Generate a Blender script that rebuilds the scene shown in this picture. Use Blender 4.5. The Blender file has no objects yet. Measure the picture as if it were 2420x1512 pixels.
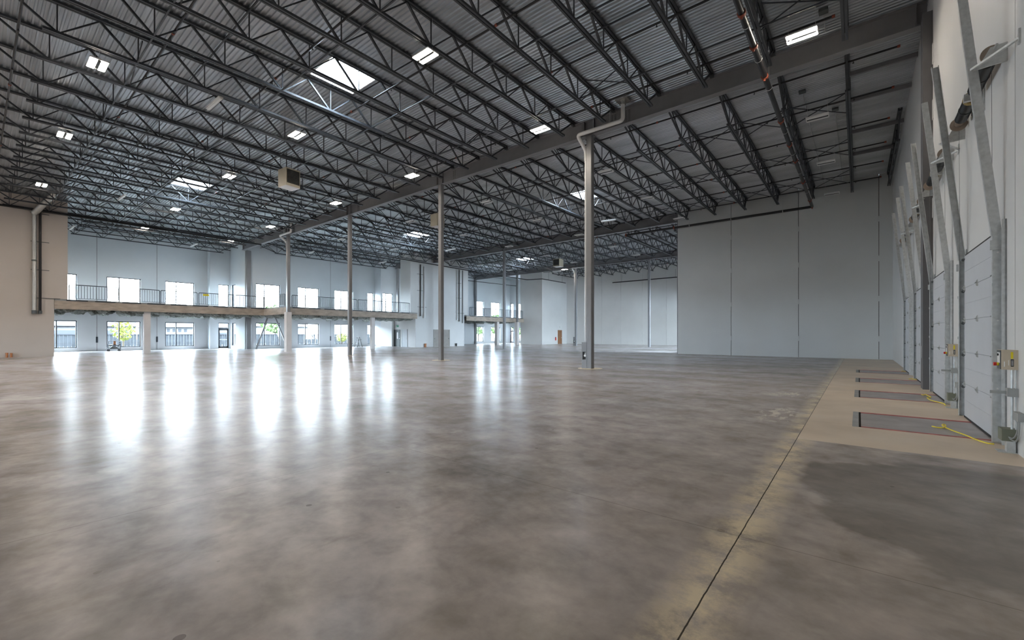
import bpy, math, random
from mathutils import Vector, Matrix, noise
random.seed(7)
SC = bpy.context.scene
COL = SC.collection

# ------------------------------------------------------------------ camera model (also used to place things at known planes)
F, TH, HZ, EYE = 1022.7, math.radians(38.703), 789.4, 1.6
CT, ST = math.cos(TH), math.sin(TH)
def u_of(px): return (px - 1210.0) / F
def on_x(px, X):      # Y of the point on plane x = X seen in column px
    u = u_of(px); return X * (CT + u * ST) / (-ST + u * CT)
def on_y(px, Y):      # X of the point on plane y = Y
    u = u_of(px); return Y * (-ST + u * CT) / (CT + u * ST)
def z_at(py, X, Y):
    return EYE + (HZ - py) * (-ST * X + CT * Y) / F
def on_z(px, py, Z):  # point on a horizontal plane
    d = (Z - EYE) * F / (HZ - py); u = u_of(px)
    return Vector((d * (-ST + u * CT), d * (CT + u * ST), Z))

# ------------------------------------------------------------------ materials
def mat(name, col, rough=.6, metal=0., spec=.5, var=.08, scale=3., bump=0., bscale=40., emit=None, coat=0., stretch=None):
    m = bpy.data.materials.new(name); m.use_nodes = True
    nt = m.node_tree; N = nt.nodes; L = nt.links
    b = N['Principled BSDF']
    b.inputs['Roughness'].default_value = rough; b.inputs['Metallic'].default_value = metal
    b.inputs['Specular IOR Level'].default_value = spec; b.inputs['Coat Weight'].default_value = coat
    tc = N.new('ShaderNodeTexCoord'); mp = N.new('ShaderNodeMapping')
    L.new(tc.outputs['Object'], mp.inputs[0])
    if stretch: mp.inputs['Scale'].default_value = stretch
    nz = N.new('ShaderNodeTexNoise'); nz.inputs['Scale'].default_value = scale; nz.inputs['Detail'].default_value = 5
    L.new(mp.outputs[0], nz.inputs['Vector'])
    rp = N.new('ShaderNodeValToRGB')
    a = [max(0, c * (1 - var)) for c in col]; z = [min(1, c * (1 + var)) for c in col]
    rp.color_ramp.elements[0].color = (*a, 1); rp.color_ramp.elements[1].color = (*z, 1)
    rp.color_ramp.elements[0].position = .3; rp.color_ramp.elements[1].position = .7
    L.new(nz.outputs['Fac'], rp.inputs[0]); L.new(rp.outputs[0], b.inputs['Base Color'])
    if bump:
        n2 = N.new('ShaderNodeTexNoise'); n2.inputs['Scale'].default_value = bscale
        L.new(mp.outputs[0], n2.inputs['Vector'])
        bp = N.new('ShaderNodeBump'); bp.inputs['Strength'].default_value = bump; bp.inputs['Distance'].default_value = .02
        L.new(n2.outputs['Fac'], bp.inputs['Height']); L.new(bp.outputs[0], b.inputs['Normal'])
    if emit:
        b.inputs['Emission Color'].default_value = (*emit[:3], 1); b.inputs['Emission Strength'].default_value = emit[3]
    return m
M = {}
M['wall'] = mat('white_wall_paint', (.66, .66, .65), .55, var=.03, scale=.6, bump=.05)
M['wall_cool'] = mat('daylight_tinted_wall_paint', (.62, .65, .67), .6, var=.03, scale=.5)  # slight blue in the base colour stands in for bounced daylight
M['wall_warm'] = mat('lamp_tinted_wall_paint', (.58, .52, .47), .6, var=.03, scale=.5)  # beige base colour carries the warm lamp light on the near stair block
M['wall_grey'] = mat('grey_precast_paint', (.62, .63, .62), .5, var=.04, scale=.35, bump=.05)
M['wall_edge'] = mat('dark_edge_paint', (.22, .22, .23), .6)
M['seam'] = mat('dark_joint', (.05, .05, .05), .8)
M['joist'] = mat('charcoal_joist_paint', (.045, .050, .057), .42, var=.2, spec=.5)
M['girder'] = mat('grey_girder_paint', (.215, .213, .222), .5, var=.05)
M['column'] = mat('grey_column_paint', (.225, .224, .232), .4, var=.05)
M['pilaster'] = mat('dark_grey_pilaster_paint', (.12, .118, .122), .45, var=.05)
M['galv'] = mat('galvanised_steel', (.60, .62, .62), .38, .5, var=.14, scale=14)
M['galvdark'] = mat('dark_galvanised_steel', (.12, .13, .13), .5, .5, var=.2)
M['black'] = mat('black_steel_pipe', (.018, .017, .018), .35, .2, var=.2)
M['orange'] = mat('orange_coupling', (.27, .065, .035), .6, var=.1)
M['pvc'] = mat('white_pvc', (.66, .66, .66), .35, var=.03)
M['white'] = mat('white_enamel', (.78, .78, .77), .4, var=.02)
M['cream'] = mat('cream_enamel', (.52, .47, .36), .45, var=.05)
M['grille'] = mat('dark_grille', (.03, .028, .025), .5, .3)
M['lamp'] = mat('lit_lamp_panel', (1, .9, .75), .5, emit=(1., .89, .76, 42.), var=0)
M['frame'] = mat('dark_bronze_frame', (.035, .038, .045), .45, var=.1)
M['fascia'] = mat('weathered_board_fascia', (.44, .375, .31), .8, var=.2, scale=1.6, bump=.2, stretch=(1, 1, 3))
M['slab'] = mat('grey_slab_edge', (.33, .34, .34), .75, var=.15)
M['rail'] = mat('grey_blue_railing', (.035, .048, .06), .5, var=.05)
M['clad'] = mat('white_column_cladding', (.70, .66, .64), .55, var=.04)
M['insul'] = mat('mottled_insulation', (.22, .24, .22), .9, var=.6, scale=9, bump=.6, bscale=12)
M['grout'] = mat('pale_grout', (.86, .76, .60), .7, var=.1)
M['doorw'] = mat('light_grey_dock_door', (.56, .58, .61), .42, var=.02, stretch=(1, 1, 1))
M['doorg'] = mat('dark_grey_door', (.12, .13, .13), .45)
M['doort'] = mat('taupe_door', (.30, .275, .25), .5)
M['doorb'] = mat('brown_wood_door', (.27, .13, .06), .5, var=.25, scale=4, stretch=(6, 6, .6))
M['spring'] = mat('black_spring_steel', (.022, .024, .026), .3, .4)
M['drum'] = mat('tan_cast_drum', (.33, .27, .22), .5, .3)
M['brass'] = mat('brass_coupling', (.45, .33, .12), .4, .6)
M['beige'] = mat('beige_control_case', (.55, .47, .36), .5)
M['yellow'] = mat('yellow_label', (.78, .64, .02), .5)
M['rope'] = mat('yellow_rope', (.83, .66, .07), .6, var=.15, scale=60)
M['red'] = mat('red_plastic', (.6, .03, .02), .4)
M['redsafe'] = mat('worn_red_edge', (.42, .12, .11), .6, var=.35, scale=7)
M['plate'] = mat('grey_leveler_steel', (.42, .40, .395), .45, .3, var=.18, scale=2.2)
M['green'] = mat('olive_green_box', (.17, .18, .13), .5)
M['boxgrey'] = mat('grey_steel_box', (.36, .37, .36), .5, .3)
M['tyre'] = mat('black_rubber', (.02, .02, .02), .8)
M['alu'] = mat('brushed_aluminium', (.55, .57, .58), .35, .8)
M['orangeb'] = mat('orange_plastic', (.55, .22, .08), .5)
M['copper'] = mat('orange_pipe_stub', (.5, .2, .08), .5)
M['signgreen'] = mat('green_sign', (.02, .30, .14), .4)
M['foil'] = mat('silver_foil_duct', (.62, .61, .58), .25, .9, var=.2, scale=30, bump=.8, bscale=60)
M['fence'] = mat('grey_fence_boards', (.024, .027, .031), .8, var=.3, scale=2)
M['house'] = mat('pale_house_wall', (.11, .11, .115), .8)
M['roofing'] = mat('grey_roof_shingles', (.022, .025, .03), .8, var=.2)
M['garage'] = mat('slate_grey_siding', (.018, .02, .025), .8)
M['bark'] = mat('tree_bark', (.08, .06, .04), .9)
M['leafy'] = mat('yellow_green_leaves', (.16, .18, .02), .6, var=.3, scale=5)
M['leafg'] = mat('green_leaves', (.07, .12, .03), .6, var=.35, scale=5)
M['yard'] = mat('yard_ground', (.09, .09, .085), .9, var=.3, scale=.6)

def glass_mat():
    m = bpy.data.materials.new('window_glass'); m.use_nodes = True
    nt = m.node_tree; N = nt.nodes; L = nt.links; N.clear()
    o = N.new('ShaderNodeOutputMaterial'); mx = N.new('ShaderNodeMixShader')
    t = N.new('ShaderNodeBsdfTransparent'); g = N.new('ShaderNodeBsdfGlossy'); fr = N.new('ShaderNodeFresnel')
    t.inputs[0].default_value = (.93, .96, .97, 1); g.inputs['Roughness'].default_value = .02; fr.inputs[0].default_value = 1.45
    L.new(fr.outputs[0], mx.inputs[0]); L.new(t.outputs[0], mx.inputs[1]); L.new(g.outputs[0], mx.inputs[2]); L.new(mx.outputs[0], o.inputs[0])
    return m
M['glass'] = glass_mat()
def skylight_mat():
    m = bpy.data.materials.new('translucent_skylight_dome'); m.use_nodes = True
    nt = m.node_tree; N = nt.nodes; L = nt.links; N.clear()
    o = N.new('ShaderNodeOutputMaterial'); mx = N.new('ShaderNodeMixShader')
    t = N.new('ShaderNodeBsdfTransparent'); g = N.new('ShaderNodeBsdfTranslucent')
    t.inputs[0].default_value = (.9, .9, .9, 1); g.inputs[0].default_value = (.9, .9, .92, 1); mx.inputs[0].default_value = .5
    L.new(t.outputs[0], mx.inputs[1]); L.new(g.outputs[0], mx.inputs[2]); L.new(mx.outputs[0], o.inputs[0])
    return m
M['dome'] = skylight_mat()

def deck_mat():
    m = mat('galvanised_roof_deck', (.46, .485, .51), .36, .72, var=.18, scale=.9, stretch=(.25, 1.5, 1))
    return m
M['deck'] = deck_mat()

def floor_mat(name, apron=False):
    m = bpy.data.materials.new(name); m.use_nodes = True
    nt = m.node_tree; N = nt.nodes; L = nt.links; b = N['Principled BSDF']
    tc = N.new('ShaderNodeTexCoord')
    def mapping(s, r=0):
        mp = N.new('ShaderNodeMapping'); mp.inputs['Scale'].default_value = s; mp.inputs['Rotation'].default_value = (0, 0, r)
        L.new(tc.outputs['Object'], mp.inputs[0]); return mp.outputs[0]
    def nz(vec, sc, det=6, rough=.6, dist=0.):
        n = N.new('ShaderNodeTexNoise'); n.inputs['Scale'].default_value = sc; n.inputs['Detail'].default_value = det
        n.inputs['Roughness'].default_value = rough; n.inputs['Distortion'].default_value = dist; L.new(vec, n.inputs['Vector']); return n.outputs['Fac']
    def ramp(fac, stops):
        r = N.new('ShaderNodeValToRGB'); e = r.color_ramp.elements
        e[0].position = stops[0][0]; e[0].color = (*stops[0][1], 1); e[1].position = stops[-1][0]; e[1].color = (*stops[-1][1], 1)
        for p, c in stops[1:-1]: q = e.new(p); q.color = (*c, 1)
        L.new(fac, r.inputs[0]); return r.outputs[0]
    def mix(fac, a, c, mode='MIX'):
        x = N.new('ShaderNodeMix'); x.data_type = 'RGBA'; x.blend_type = mode
        if isinstance(fac, float): x.inputs[0].default_value = fac
        else: L.new(fac, x.inputs[0])
        for s, v in ((x.inputs[6], a), (x.inputs[7], c)):
            if isinstance(v, tuple): s.default_value = (*v, 1)
            else: L.new(v, s)
        return x.outputs[2]
    def math_(op, a, c=None, cl=False):
        x = N.new('ShaderNodeMath'); x.operation = op; x.use_clamp = cl
        for s, v in ((x.inputs[0], a), (x.inputs[1], c)):
            if v is None: continue
            if isinstance(v, (int, float)): s.default_value = v
            else: L.new(v, s)
        return x.outputs[0]
    sep = N.new('ShaderNodeSeparateXYZ'); L.new(tc.outputs['Object'], sep.inputs[0])
    X, Y = sep.outputs[0], sep.outputs[1]
    v1 = mapping((1, 1, 1)); v2 = mapping((.5, 1.6, 1), .35)
    big = nz(v2, .30, 5, .52, .3); med = nz(v1, .9, 5, .55, .2); fine = nz(v1, 9, 4)
    if apron:
        c = ramp(med, [(.3, (.64, .54, .43)), (.55, (.75, .64, .52)), (.75, (.80, .71, .60))])
        c = mix(.25, c, ramp(big, [(.35, (.42, .36, .30)), (.65, (.74, .60, .45))]))
        rough = .42
    else:
        c = ramp(big, [(.32, (.17, .147, .13)), (.43, (.28, .248, .228)), (.52, (.37, .34, .34)), (.62, (.47, .445, .455))])
        c = mix(.40, c, ramp(med, [(.36, (.17, .15, .138)), (.5, (.33, .303, .297)), (.64, (.50, .472, .475))]))
        c = mix(.12, c, ramp(fine, [(.3, (.15, .135, .12)), (.7, (.6, .54, .5))]))
        bt = ramp(math_('ADD', math_('MULTIPLY', X, .07), math_('ADD', big, .28)), [(.48, (0, 0, 0)), (.80, (1, 1, 1))])
        c = mix(math_('MULTIPLY', bt, .45), c, (.26, .215, .165))
        # dark worn patches
        dk = ramp(nz(mapping((.6, 1., 1), -.3), .5, 5, .6, .5), [(.52, (0, 0, 0)), (.70, (1, 1, 1))])
        c = mix(math_('MULTIPLY', dk, .62), c, (.14, .125, .12))
        wk = ramp(nz(mapping((1.6, .5, 1), .9), 1.4, 6, .65, .4), [(.55, (0, 0, 0)), (.72, (1, 1, 1))])
        c = mix(math_('MULTIPLY', wk, .35), c, (.19, .155, .125))
        tex = ramp(nz(mapping((1, 1.15, 1), .5), 2.6, 7, .6, .2), [(.34, (1.08, 1.07, 1.06)), (.5, (1.36, 1.35, 1.34)), (.68, (1.6, 1.58, 1.56))])
        c = mix(.9, c, tex, 'MULTIPLY')
        # small pale drips and dark spots
        vo = N.new('ShaderNodeTexVoronoi'); vo.inputs['Scale'].default_value = 2.1; vo.inputs['Randomness'].default_value = 1
        L.new(mapping((1, 1, 1), .2), vo.inputs['Vector'])
        sp = math_('LESS_THAN', vo.outputs['Distance'], math_('MULTIPLY', nz(v1, .7, 1), .105))
        c = mix(math_('MULTIPLY', sp, .5), c, ramp(nz(v1, .9, 1), [(.45, (.09, .08, .08)), (.55, (.42, .38, .35))]))
        # pale efflorescence along the long joint
        dj = math_('ABSOLUTE', math_('ADD', X, .74))
        ef = math_('SUBTRACT', 1.25, math_('MULTIPLY', dj, 4.6), True)
        ef = math_('MULTIPLY', ef, ramp(nz(v1, 2.4, 6, .75), [(.40, (.1, .1, .1)), (.58, (1, 1, 1))]))
        c = mix(math_('MULTIPLY', ef, .85), c, (.82, .69, .48))
        # a wet-looking worn patch right of the joint and two smaller ones
        for (cx, cy, rx, ry) in ((.85, 5.7, 1.35, 1.75), (-.35, 2.15, .45, .22)):
            dx = math_('MULTIPLY', math_('SUBTRACT', X, cx), 1 / rx); dy = math_('MULTIPLY', math_('SUBTRACT', Y, cy), 1 / ry)
            r2 = math_('ADD', math_('MULTIPLY', dx, dx), math_('MULTIPLY', dy, dy))
            r2 = math_('ADD', r2, math_('MULTIPLY', math_('SUBTRACT', med, .5), 2.2))
            k = ramp(r2, [(.80, (1, 1, 1)), (1., (0, 0, 0))])
            c = mix(math_('MULTIPLY', k, .5), c, (.15, .138, .122))
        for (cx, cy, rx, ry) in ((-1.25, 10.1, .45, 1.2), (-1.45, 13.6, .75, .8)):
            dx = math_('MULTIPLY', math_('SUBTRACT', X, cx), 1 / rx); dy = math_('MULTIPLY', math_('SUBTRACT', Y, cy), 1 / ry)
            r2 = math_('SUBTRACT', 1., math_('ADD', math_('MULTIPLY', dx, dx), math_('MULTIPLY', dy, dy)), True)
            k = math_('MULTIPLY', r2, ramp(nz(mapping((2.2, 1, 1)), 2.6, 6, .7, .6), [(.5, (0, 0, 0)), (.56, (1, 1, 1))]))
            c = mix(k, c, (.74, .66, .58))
        rough = None
    # saw-cut joints
    def line(val, off, pitch, w):
        a = math_('ADD', val, off)
        f = math_('ABSOLUTE', math_('SUBTRACT', math_('FRACT', math_('ADD', math_('DIVIDE', a, pitch), .5)), .5))
        return math_('LESS_THAN', math_('MULTIPLY', f, pitch), w)
    j = math_('LESS_THAN', math_('ABSOLUTE', math_('ADD', math_('ADD', X, .74), math_('MULTIPLY', math_('SUBTRACT', fine, .5), .012))), .0045)
    thin = math_('MAXIMUM', line(X, .74, 4.35, .004), line(Y, -3.8, 5.9, .004))
    c = mix(math_('MULTIPLY', thin, .45), c, (.08, .07, .06))
    c = mix(math_('MULTIPLY', j, .9), c, (.035, .03, .025))
    L.new(c, b.inputs['Base Color'])
    if rough is None:
        b.inputs['Roughness'].default_value = .26
    else: b.inputs['Roughness'].default_value = rough
    b.inputs['Specular IOR Level'].default_value = .12
    bp = N.new('ShaderNodeBump'); bp.inputs['Strength'].default_value = .02; bp.inputs['Distance'].default_value = .01
    L.new(nz(mapping((1, 1, 1)), 1.6, 3), bp.inputs['Height']); L.new(bp.outputs[0], b.inputs['Normal'])
    return m
M['floor'] = floor_mat('polished_concrete'); M['apron'] = floor_mat('unpolished_tan_concrete', True)

# ------------------------------------------------------------------ mesh collector
class MB:
    def __init__(s): s.v = []; s.f = []; s.sm = []; s.mi = []; s.m = 0
    def add(s, vs, fs, smooth=False):
        b = len(s.v); s.v += [tuple(v) for v in vs]
        for f in fs: s.f.append([b + i for i in f]); s.sm.append(smooth); s.mi.append(s.m)
        return s
    def box(s, x0, x1, y0, y1, z0, z1):
        if x0 > x1: x0, x1 = x1, x0
        if y0 > y1: y0, y1 = y1, y0
        vs = [(x, y, z) for x in (x0, x1) for y in (y0, y1) for z in (z0, z1)]
        return s.add(vs, [(0, 1, 3, 2), (4, 6, 7, 5), (0, 4, 5, 1), (2, 3, 7, 6), (0, 2, 6, 4), (1, 5, 7, 3)])
    def cbox(s, c, d): return s.box(c[0] - d[0] / 2, c[0] + d[0] / 2, c[1] - d[1] / 2, c[1] + d[1] / 2, c[2] - d[2] / 2, c[2] + d[2] / 2)
    def sweep(s, prof, p, q, up=(0, 0, 1)):   # closed 2-D profile (side, up) from p to q
        p, q = Vector(p), Vector(q); d = (q - p).normalized(); upv = Vector(up)
        if abs(d.dot(upv)) > .99: upv = Vector((1, 0, 0))
        side = d.cross(upv).normalized(); n = side.cross(d).normalized()
        vs = [p + side * a + n * c for a, c in prof] + [q + side * a + n * c for a, c in prof]; k = len(prof)
        fs = [(i, (i + 1) % k, k + (i + 1) % k, k + i) for i in range(k)] + [tuple(range(k))[::-1], tuple(range(k, 2 * k))]
        return s.add(vs, fs)
    def bar(s, p, q, w, h=None, up=(0, 0, 1)):
        h = h or w; a, b = w / 2, h / 2
        return s.sweep([(-a, -b), (a, -b), (a, b), (-a, b)], p, q, up)
    def tube(s, pts, r, n=10, cap=True):
        pts = [Vector(p) for p in pts]; rings = []; prev = None
        for i, p in enumerate(pts):
            a = pts[max(0, i - 1)]; c = pts[min(len(pts) - 1, i + 1)]; d = (c - a).normalized()
            if prev is None:
                ref = Vector((0, 0, 1)) if abs(d.z) < .9 else Vector((1, 0, 0)); x = d.cross(ref).normalized()
            else: x = (prev - d * prev.dot(d)).normalized()
            prev = x; y = d.cross(x).normalized(); rr = r[i] if isinstance(r, (list, tuple)) else r
            rings.append([p + (x * math.cos(2 * math.pi * k / n) + y * math.sin(2 * math.pi * k / n)) * rr for k in range(n)])
        vs = [v for g in rings for v in g]; fs = []
        for i in range(len(rings) - 1):
            for k in range(n): fs.append((i * n + k, i * n + (k + 1) % n, (i + 1) * n + (k + 1) % n, (i + 1) * n + k))
        s.add(vs, fs, True)
        if cap: 
            s.add(rings[0], [tuple(range(n))[::-1]]); s.add(rings[-1], [tuple(range(n))])
        return s
    def cyl(s, p, q, r, n=14): return s.tube([p, q], r, n)
    def quad(s, a, b, c, d): return s.add([a, b, c, d], [(0, 1, 2, 3)])
    def build(s, name, material, parent=None, loc=None):
        me = bpy.data.meshes.new(name); me.from_pydata(s.v, [], s.f); me.update()
        me.polygons.foreach_set('use_smooth', s.sm)
        for mm in (material if isinstance(material, (list, tuple)) else [material]): me.materials.append(mm)
        me.polygons.foreach_set('material_index', s.mi)
        o = bpy.data.objects.new(name, me); COL.objects.link(o)
        if parent: o.parent = parent
        if loc is not None: o.location = loc
        return o
def smooth_path(pts, it=2):
    pts = [Vector(p) for p in pts]
    for _ in range(it):
        o = [pts[0]]
        for a, b in zip(pts, pts[1:]): o += [a * .75 + b * .25, a * .25 + b * .75]
        o.append(pts[-1]); pts = o
    return pts
def bend(pts, r=.2, n=5):   # polyline with rounded corners
    pts = [Vector(p) for p in pts]; out = [pts[0]]
    for a, b, c in zip(pts, pts[1:], pts[2:]):
        p = b + (a - b).normalized() * r; q = b + (c - b).normalized() * r
        for k in range(n + 1):
            t = k / n; out.append(p * (1 - t) ** 2 + b * 2 * t * (1 - t) + q * t * t)
    out.append(pts[-1]); return out
def tag(o, label=None, cat=None, group=None, kind=None):
    if label: o['label'] = label
    if cat: o['category'] = cat
    if group: o['group'] = group
    if kind: o['kind'] = kind
    return o
def empty(name, loc=(0, 0, 0), rz=0.):
    o = bpy.data.objects.new(name, None); COL.objects.link(o); o.location = loc; o.rotation_euler = (0, 0, rz); o.empty_display_size = .1
    return o
KIDS = {}
def kids(o): return [c for c in list(bpy.data.objects) if c.parent is o]
def copy_tree(o, parent=None, table=None):
    if table is None:
        table = {}
        for c in bpy.data.objects:
            if c.parent: table.setdefault(c.parent.name, []).append(c)
    c = o.copy(); COL.objects.link(c); c.parent = parent
    for ch in table.get(o.name, []): copy_tree(ch, c, table)
    return c
ORD = 'first second third fourth fifth sixth seventh eighth ninth tenth eleventh twelfth thirteenth fourteenth fifteenth sixteenth seventeenth eighteenth nineteenth twentieth'.split()
ORD += ['twenty-' + w for w in ORD[:9]] + ['thirtieth'] + ['thirty-' + w for w in ORD[:9]]

# ------------------------------------------------------------------ building lines
XW = 1.66            # dock wall
YP = 35.9            # near grey back wall
YB = 62.0            # far back wall
XE = -11.5           # end of the near grey wall
YF = -17.7           # wall behind the camera
Y1, Y2, Y3 = 18.0, 36.4, 51.8
COLX = [-9.76, -20.0, -30.25, -40.5]
def zd(x): return 11.72 + .0075 * x      # underside of roof deck
def zg(x): return 10.88 + .0075 * x      # underside of girders
def zj(x): return 10.74 + .0075 * x      # underside of joists
XA, XA2, XB, XB2, XC, XC2 = -56.0, -55.2, -51.0, -49.6, -49.5, -48.0
XCORE1, XCORE2, XCORE3 = -45.6, -41.9, -38.0
YA = on_x(491, XA)          # facade step
YJ = 18.2                   # corner of the left facade and the jog wall
YB_ = 34.0                  # next jog
YCJ = 61.2
YS3 = 54.8

# ------------------------------------------------------------------ floor and ceiling
f = MB()
def fq(x0, x1, y0, y1, z=0., m=0): f.m = m; f.quad((x0, y0, z), (x1, y0, z), (x1, y1, z), (x0, y1, z))
JX, AY = -.74, 7.92
fq(-57, JX, YF, 66); fq(JX, XW, YF, AY)
PITS = [(9.56, 11.40), (14.06, 15.86), (18.5, 20.3), (23.1, 24.9)]
PX0, PX1 = 0.0, 1.63
fq(JX, PX0, AY, YP, m=1)
fq(PX1, XW, AY, YP, m=1)
yy = AY
for a, b in PITS: fq(PX0, PX1, yy, a, m=1); yy = b
fq(PX0, PX1, yy, YP, m=1)
o = f.build('floor', [M['floor'], M['apron']]); tag(o, 'polished mottled concrete floor with a tan unpolished strip by the dock doors', 'floor', kind='structure')


SK = [(-16.42, -14.76, 8.1, 9.9), (-35.05, -33.3, 8.1, 9.95), (-16.3, -14.76, 26.6, 28.4), (-35.05, -33.3, 26.6, 28.5), (-35.05, -33.3, 44.2, 46.2)]
RIBP = .1524; RIBD = .04
def ribs(y0, y1):
    out = []; y = y0
    while y < y1:
        for dy, dz in ((0, 0), (.042, 0), (.062, RIBD), (.132, RIBD)):
            if y + dy < y1: out.append((y + dy, dz))
        y += RIBP
    out.append((y1, 0)); return out
def deck(x0, x1, y0, y1):
    xs = sorted({x0, x1, *[v for k in SK for v in k[:2] if x0 < v < x1 and k[2] < y1 and k[3] > y0]})
    rb = ribs(y0, y1); m = MB(); n = len(xs)
    vs = [(x, y, zd(x) + dz) for y, dz in rb for x in xs]; fs = []
    for i in range(len(rb) - 1):
        ym = (rb[i][0] + rb[i + 1][0]) / 2
        for j in range(n - 1):
            xm = (xs[j] + xs[j + 1]) / 2
            if any(a < xm < b and c < ym < d for a, b, c, d in SK): continue
            fs.append((i * n + j, i * n + j + 1, (i + 1) * n + j + 1, (i + 1) * n + j))
    m.add(vs, fs); return m
d1 = deck(-57, XW, YF, YP)
d2 = deck(-57, XE, YP, 66)
b = len(d1.v); d1.v += d2.v; d1.f += [[b + i for i in g] for g in d2.f]; d1.sm += d2.sm; d1.mi += d2.mi
tag(d1.build('ceiling', M['deck']), 'ribbed galvanised roof deck seen from below over the dark joists', 'ceiling', kind='structure')

# skylights: curb, frame and dome
SKL = ['big square skylight nearest the camera, above a whitened joist', 'skylight over the left windows, in line with the nearest one',
       'skylight seen past the steel column with the white drain pipe', 'skylight above the stair block between the two balconies', 'farthest skylight, small and low above the far balcony']
for k, (x0, x1, y0, y1) in enumerate(SK):
    t = empty('skylight', ((x0 + x1) / 2, (y0 + y1) / 2, zd(x0))); tag(t, SKL[k], 'skylight', 'square skylights in the roof deck')
    w = (x1 - x0) / 2; h = (y1 - y0) / 2
    c = MB()
    for a in (-1, 1):
        c.box(a * w - .02, a * w + .02, -h - .02, h + .02, -.02, .34); c.box(-w, w, a * h - .02, a * h + .02, -.02, .34)
    c.build('curb', M['white'], t)
    dm = MB(); n = 8; vs = []
    for i in range(n + 1):
        for j in range(n + 1):
            a, e = i / n * 2 - 1, j / n * 2 - 1; vs.append((a * w, e * h, .34 + .22 * (1 - a * a) * (1 - e * e)))
    dm.add(vs, [(i * (n + 1) + j, (i + 1) * (n + 1) + j, (i + 1) * (n + 1) + j + 1, i * (n + 1) + j + 1) for i in range(n) for j in range(n)], True)
    dm.build('dome', M['dome'], t)

# ------------------------------------------------------------------ walls
def cells(a0, a1, z0, z1, ops):
    """rectangles covering [a0,a1]x[z0,z1] minus the openings"""
    out = []; bs = sorted({a0, a1, *[min(max(v, a0), a1) for o in ops for v in o[:2]]})
    for p, q in zip(bs, bs[1:]):
        m = (p + q) / 2; hs = sorted([(o[2], o[3]) for o in ops if o[0] < m < o[1]]); z = z0
        for c, d in hs:
            if c > z: out.append((p, q, z, c))
            z = max(z, d)
        if z < z1: out.append((p, q, z, z1))
    return out
def wall_x(mb, X, y0, y1, z0, z1, ops=(), th=-.3):
    for p, q, c, d in cells(y0, y1, z0, z1, ops): mb.box(X, X + th, p, q, c, d)
def wall_y(mb, Y, x0, x1, z0, z1, ops=(), th=.3):
    for p, q, c, d in cells(x0, x1, z0, z1, ops): mb.box(p, q, Y, Y + th, c, d)
ZT = 11.85
GZ, UZ = (.34, 2.84), (4.45, 7.1)
# openings of the window walls: (y from pixel a, y from pixel b, mullion pixel)
WA = [(on_x(252, XA), on_x(332.8, XA), on_x(282, XA)), (on_x(390.5, XA), on_x(459.5, XA), on_x(417, XA))]
wA0 = on_x(182, XA); WA0 = (wA0 - 2.1, wA0, wA0 - 1.3)
WA2 = (on_x(516, XA2), on_x(541.5, XA2))
WB = [(on_x(604.7, XB), on_x(662.5, XB), on_x(625.5, XB)), (on_x(704, XB), on_x(754, XB), on_x(722.7, XB)),
      (on_x(791, XB), on_x(835, XB), on_x(807, XB)), (on_x(868.6, XB), on_x(883.2, XB), None)]
WB2 = (on_x(901, XB2), on_x(928.6, XB2), on_x(913, XB2))
WC = [(on_x(1121, XC), on_x(1143.5, XC), on_x(1131.5, XC)), (on_x(1161, XC), on_x(1182.6, XC), on_x(1173, XC))]
WC2 = (on_x(1221, XC2), on_x(1233.5, XC2), on_x(1226.5, XC2))
WJX = (on_y(547.6, YJ), on_y(557, YJ))        # window in the jog wall
WJC = (on_y(1206, YCJ), on_y(1213, YCJ))

WINS = []   # collected: axis, plane, a, b, z0, z1, mullion, label
def both(axis, P, a, b, mu, la, lb, gz=GZ, uz=UZ):
    WINS.append((axis, P, a, b, gz[0], gz[1], mu, la)); WINS.append((axis, P, a, b, uz[0], uz[1], mu, lb))

m = MB(); ops = [(a, b, *z) for a, b, _ in WA + [WA0] for z in (GZ, UZ)]
wall_x(m, XA, -1, YA, 0, ZT, ops)
m.box(XA - .3, XA2 + .003, YA - .03, YA + .04, 0, ZT)
wall_x(m, XA2, YA, YJ, 0, ZT, [(WA2[0], WA2[1], 0, GZ[1]), (WA2[0], WA2[1], *UZ)])
tag(m.build('wall_left', M['wall_cool']), 'pale daylight-tinted window wall behind the near balcony, with two rows of windows', 'wall', kind='structure')
m = MB(); wall_y(m, YJ - .02, XA2 - .3, XB + .004, 0, ZT, [(WJX[0], WJX[1], *GZ), (WJX[0], WJX[1], *UZ)])
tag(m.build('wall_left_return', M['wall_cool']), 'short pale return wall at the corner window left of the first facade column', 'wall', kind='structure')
m = MB(); wall_x(m, XB, YJ, YB_, 0, ZT, [(a, b, *z) for a, b, _ in WB for z in (GZ, UZ)])
wall_y(m, YB_, XB - .3, XB2, 0, ZT); wall_x(m, XB2, YB_ + .3, 42, 3.9, ZT, [(WB2[0], WB2[1], *UZ)])
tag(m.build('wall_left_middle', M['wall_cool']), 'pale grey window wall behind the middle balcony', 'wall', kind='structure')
m = MB(); wall_x(m, XC, 40, YCJ, 0, ZT, [(a, b, *z) for a, b, _ in WC for z in (GZ, UZ)])
wall_y(m, YCJ, XC - .3, XC2, 0, ZT, [(WJC[0], WJC[1], 0, GZ[1]), (WJC[0], WJC[1], *UZ)])
wall_x(m, XC2, YCJ + .3, 66, 0, ZT, [(WC2[0], WC2[1], *z) for z in (GZ, UZ)])
m.box(XC2, -42.2, 65.7, 66, 0, ZT)
tag(m.build('wall_left_far', M['wall_cool']), 'pale daylight-tinted window wall behind the small far balcony', 'wall', kind='structure')
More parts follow.
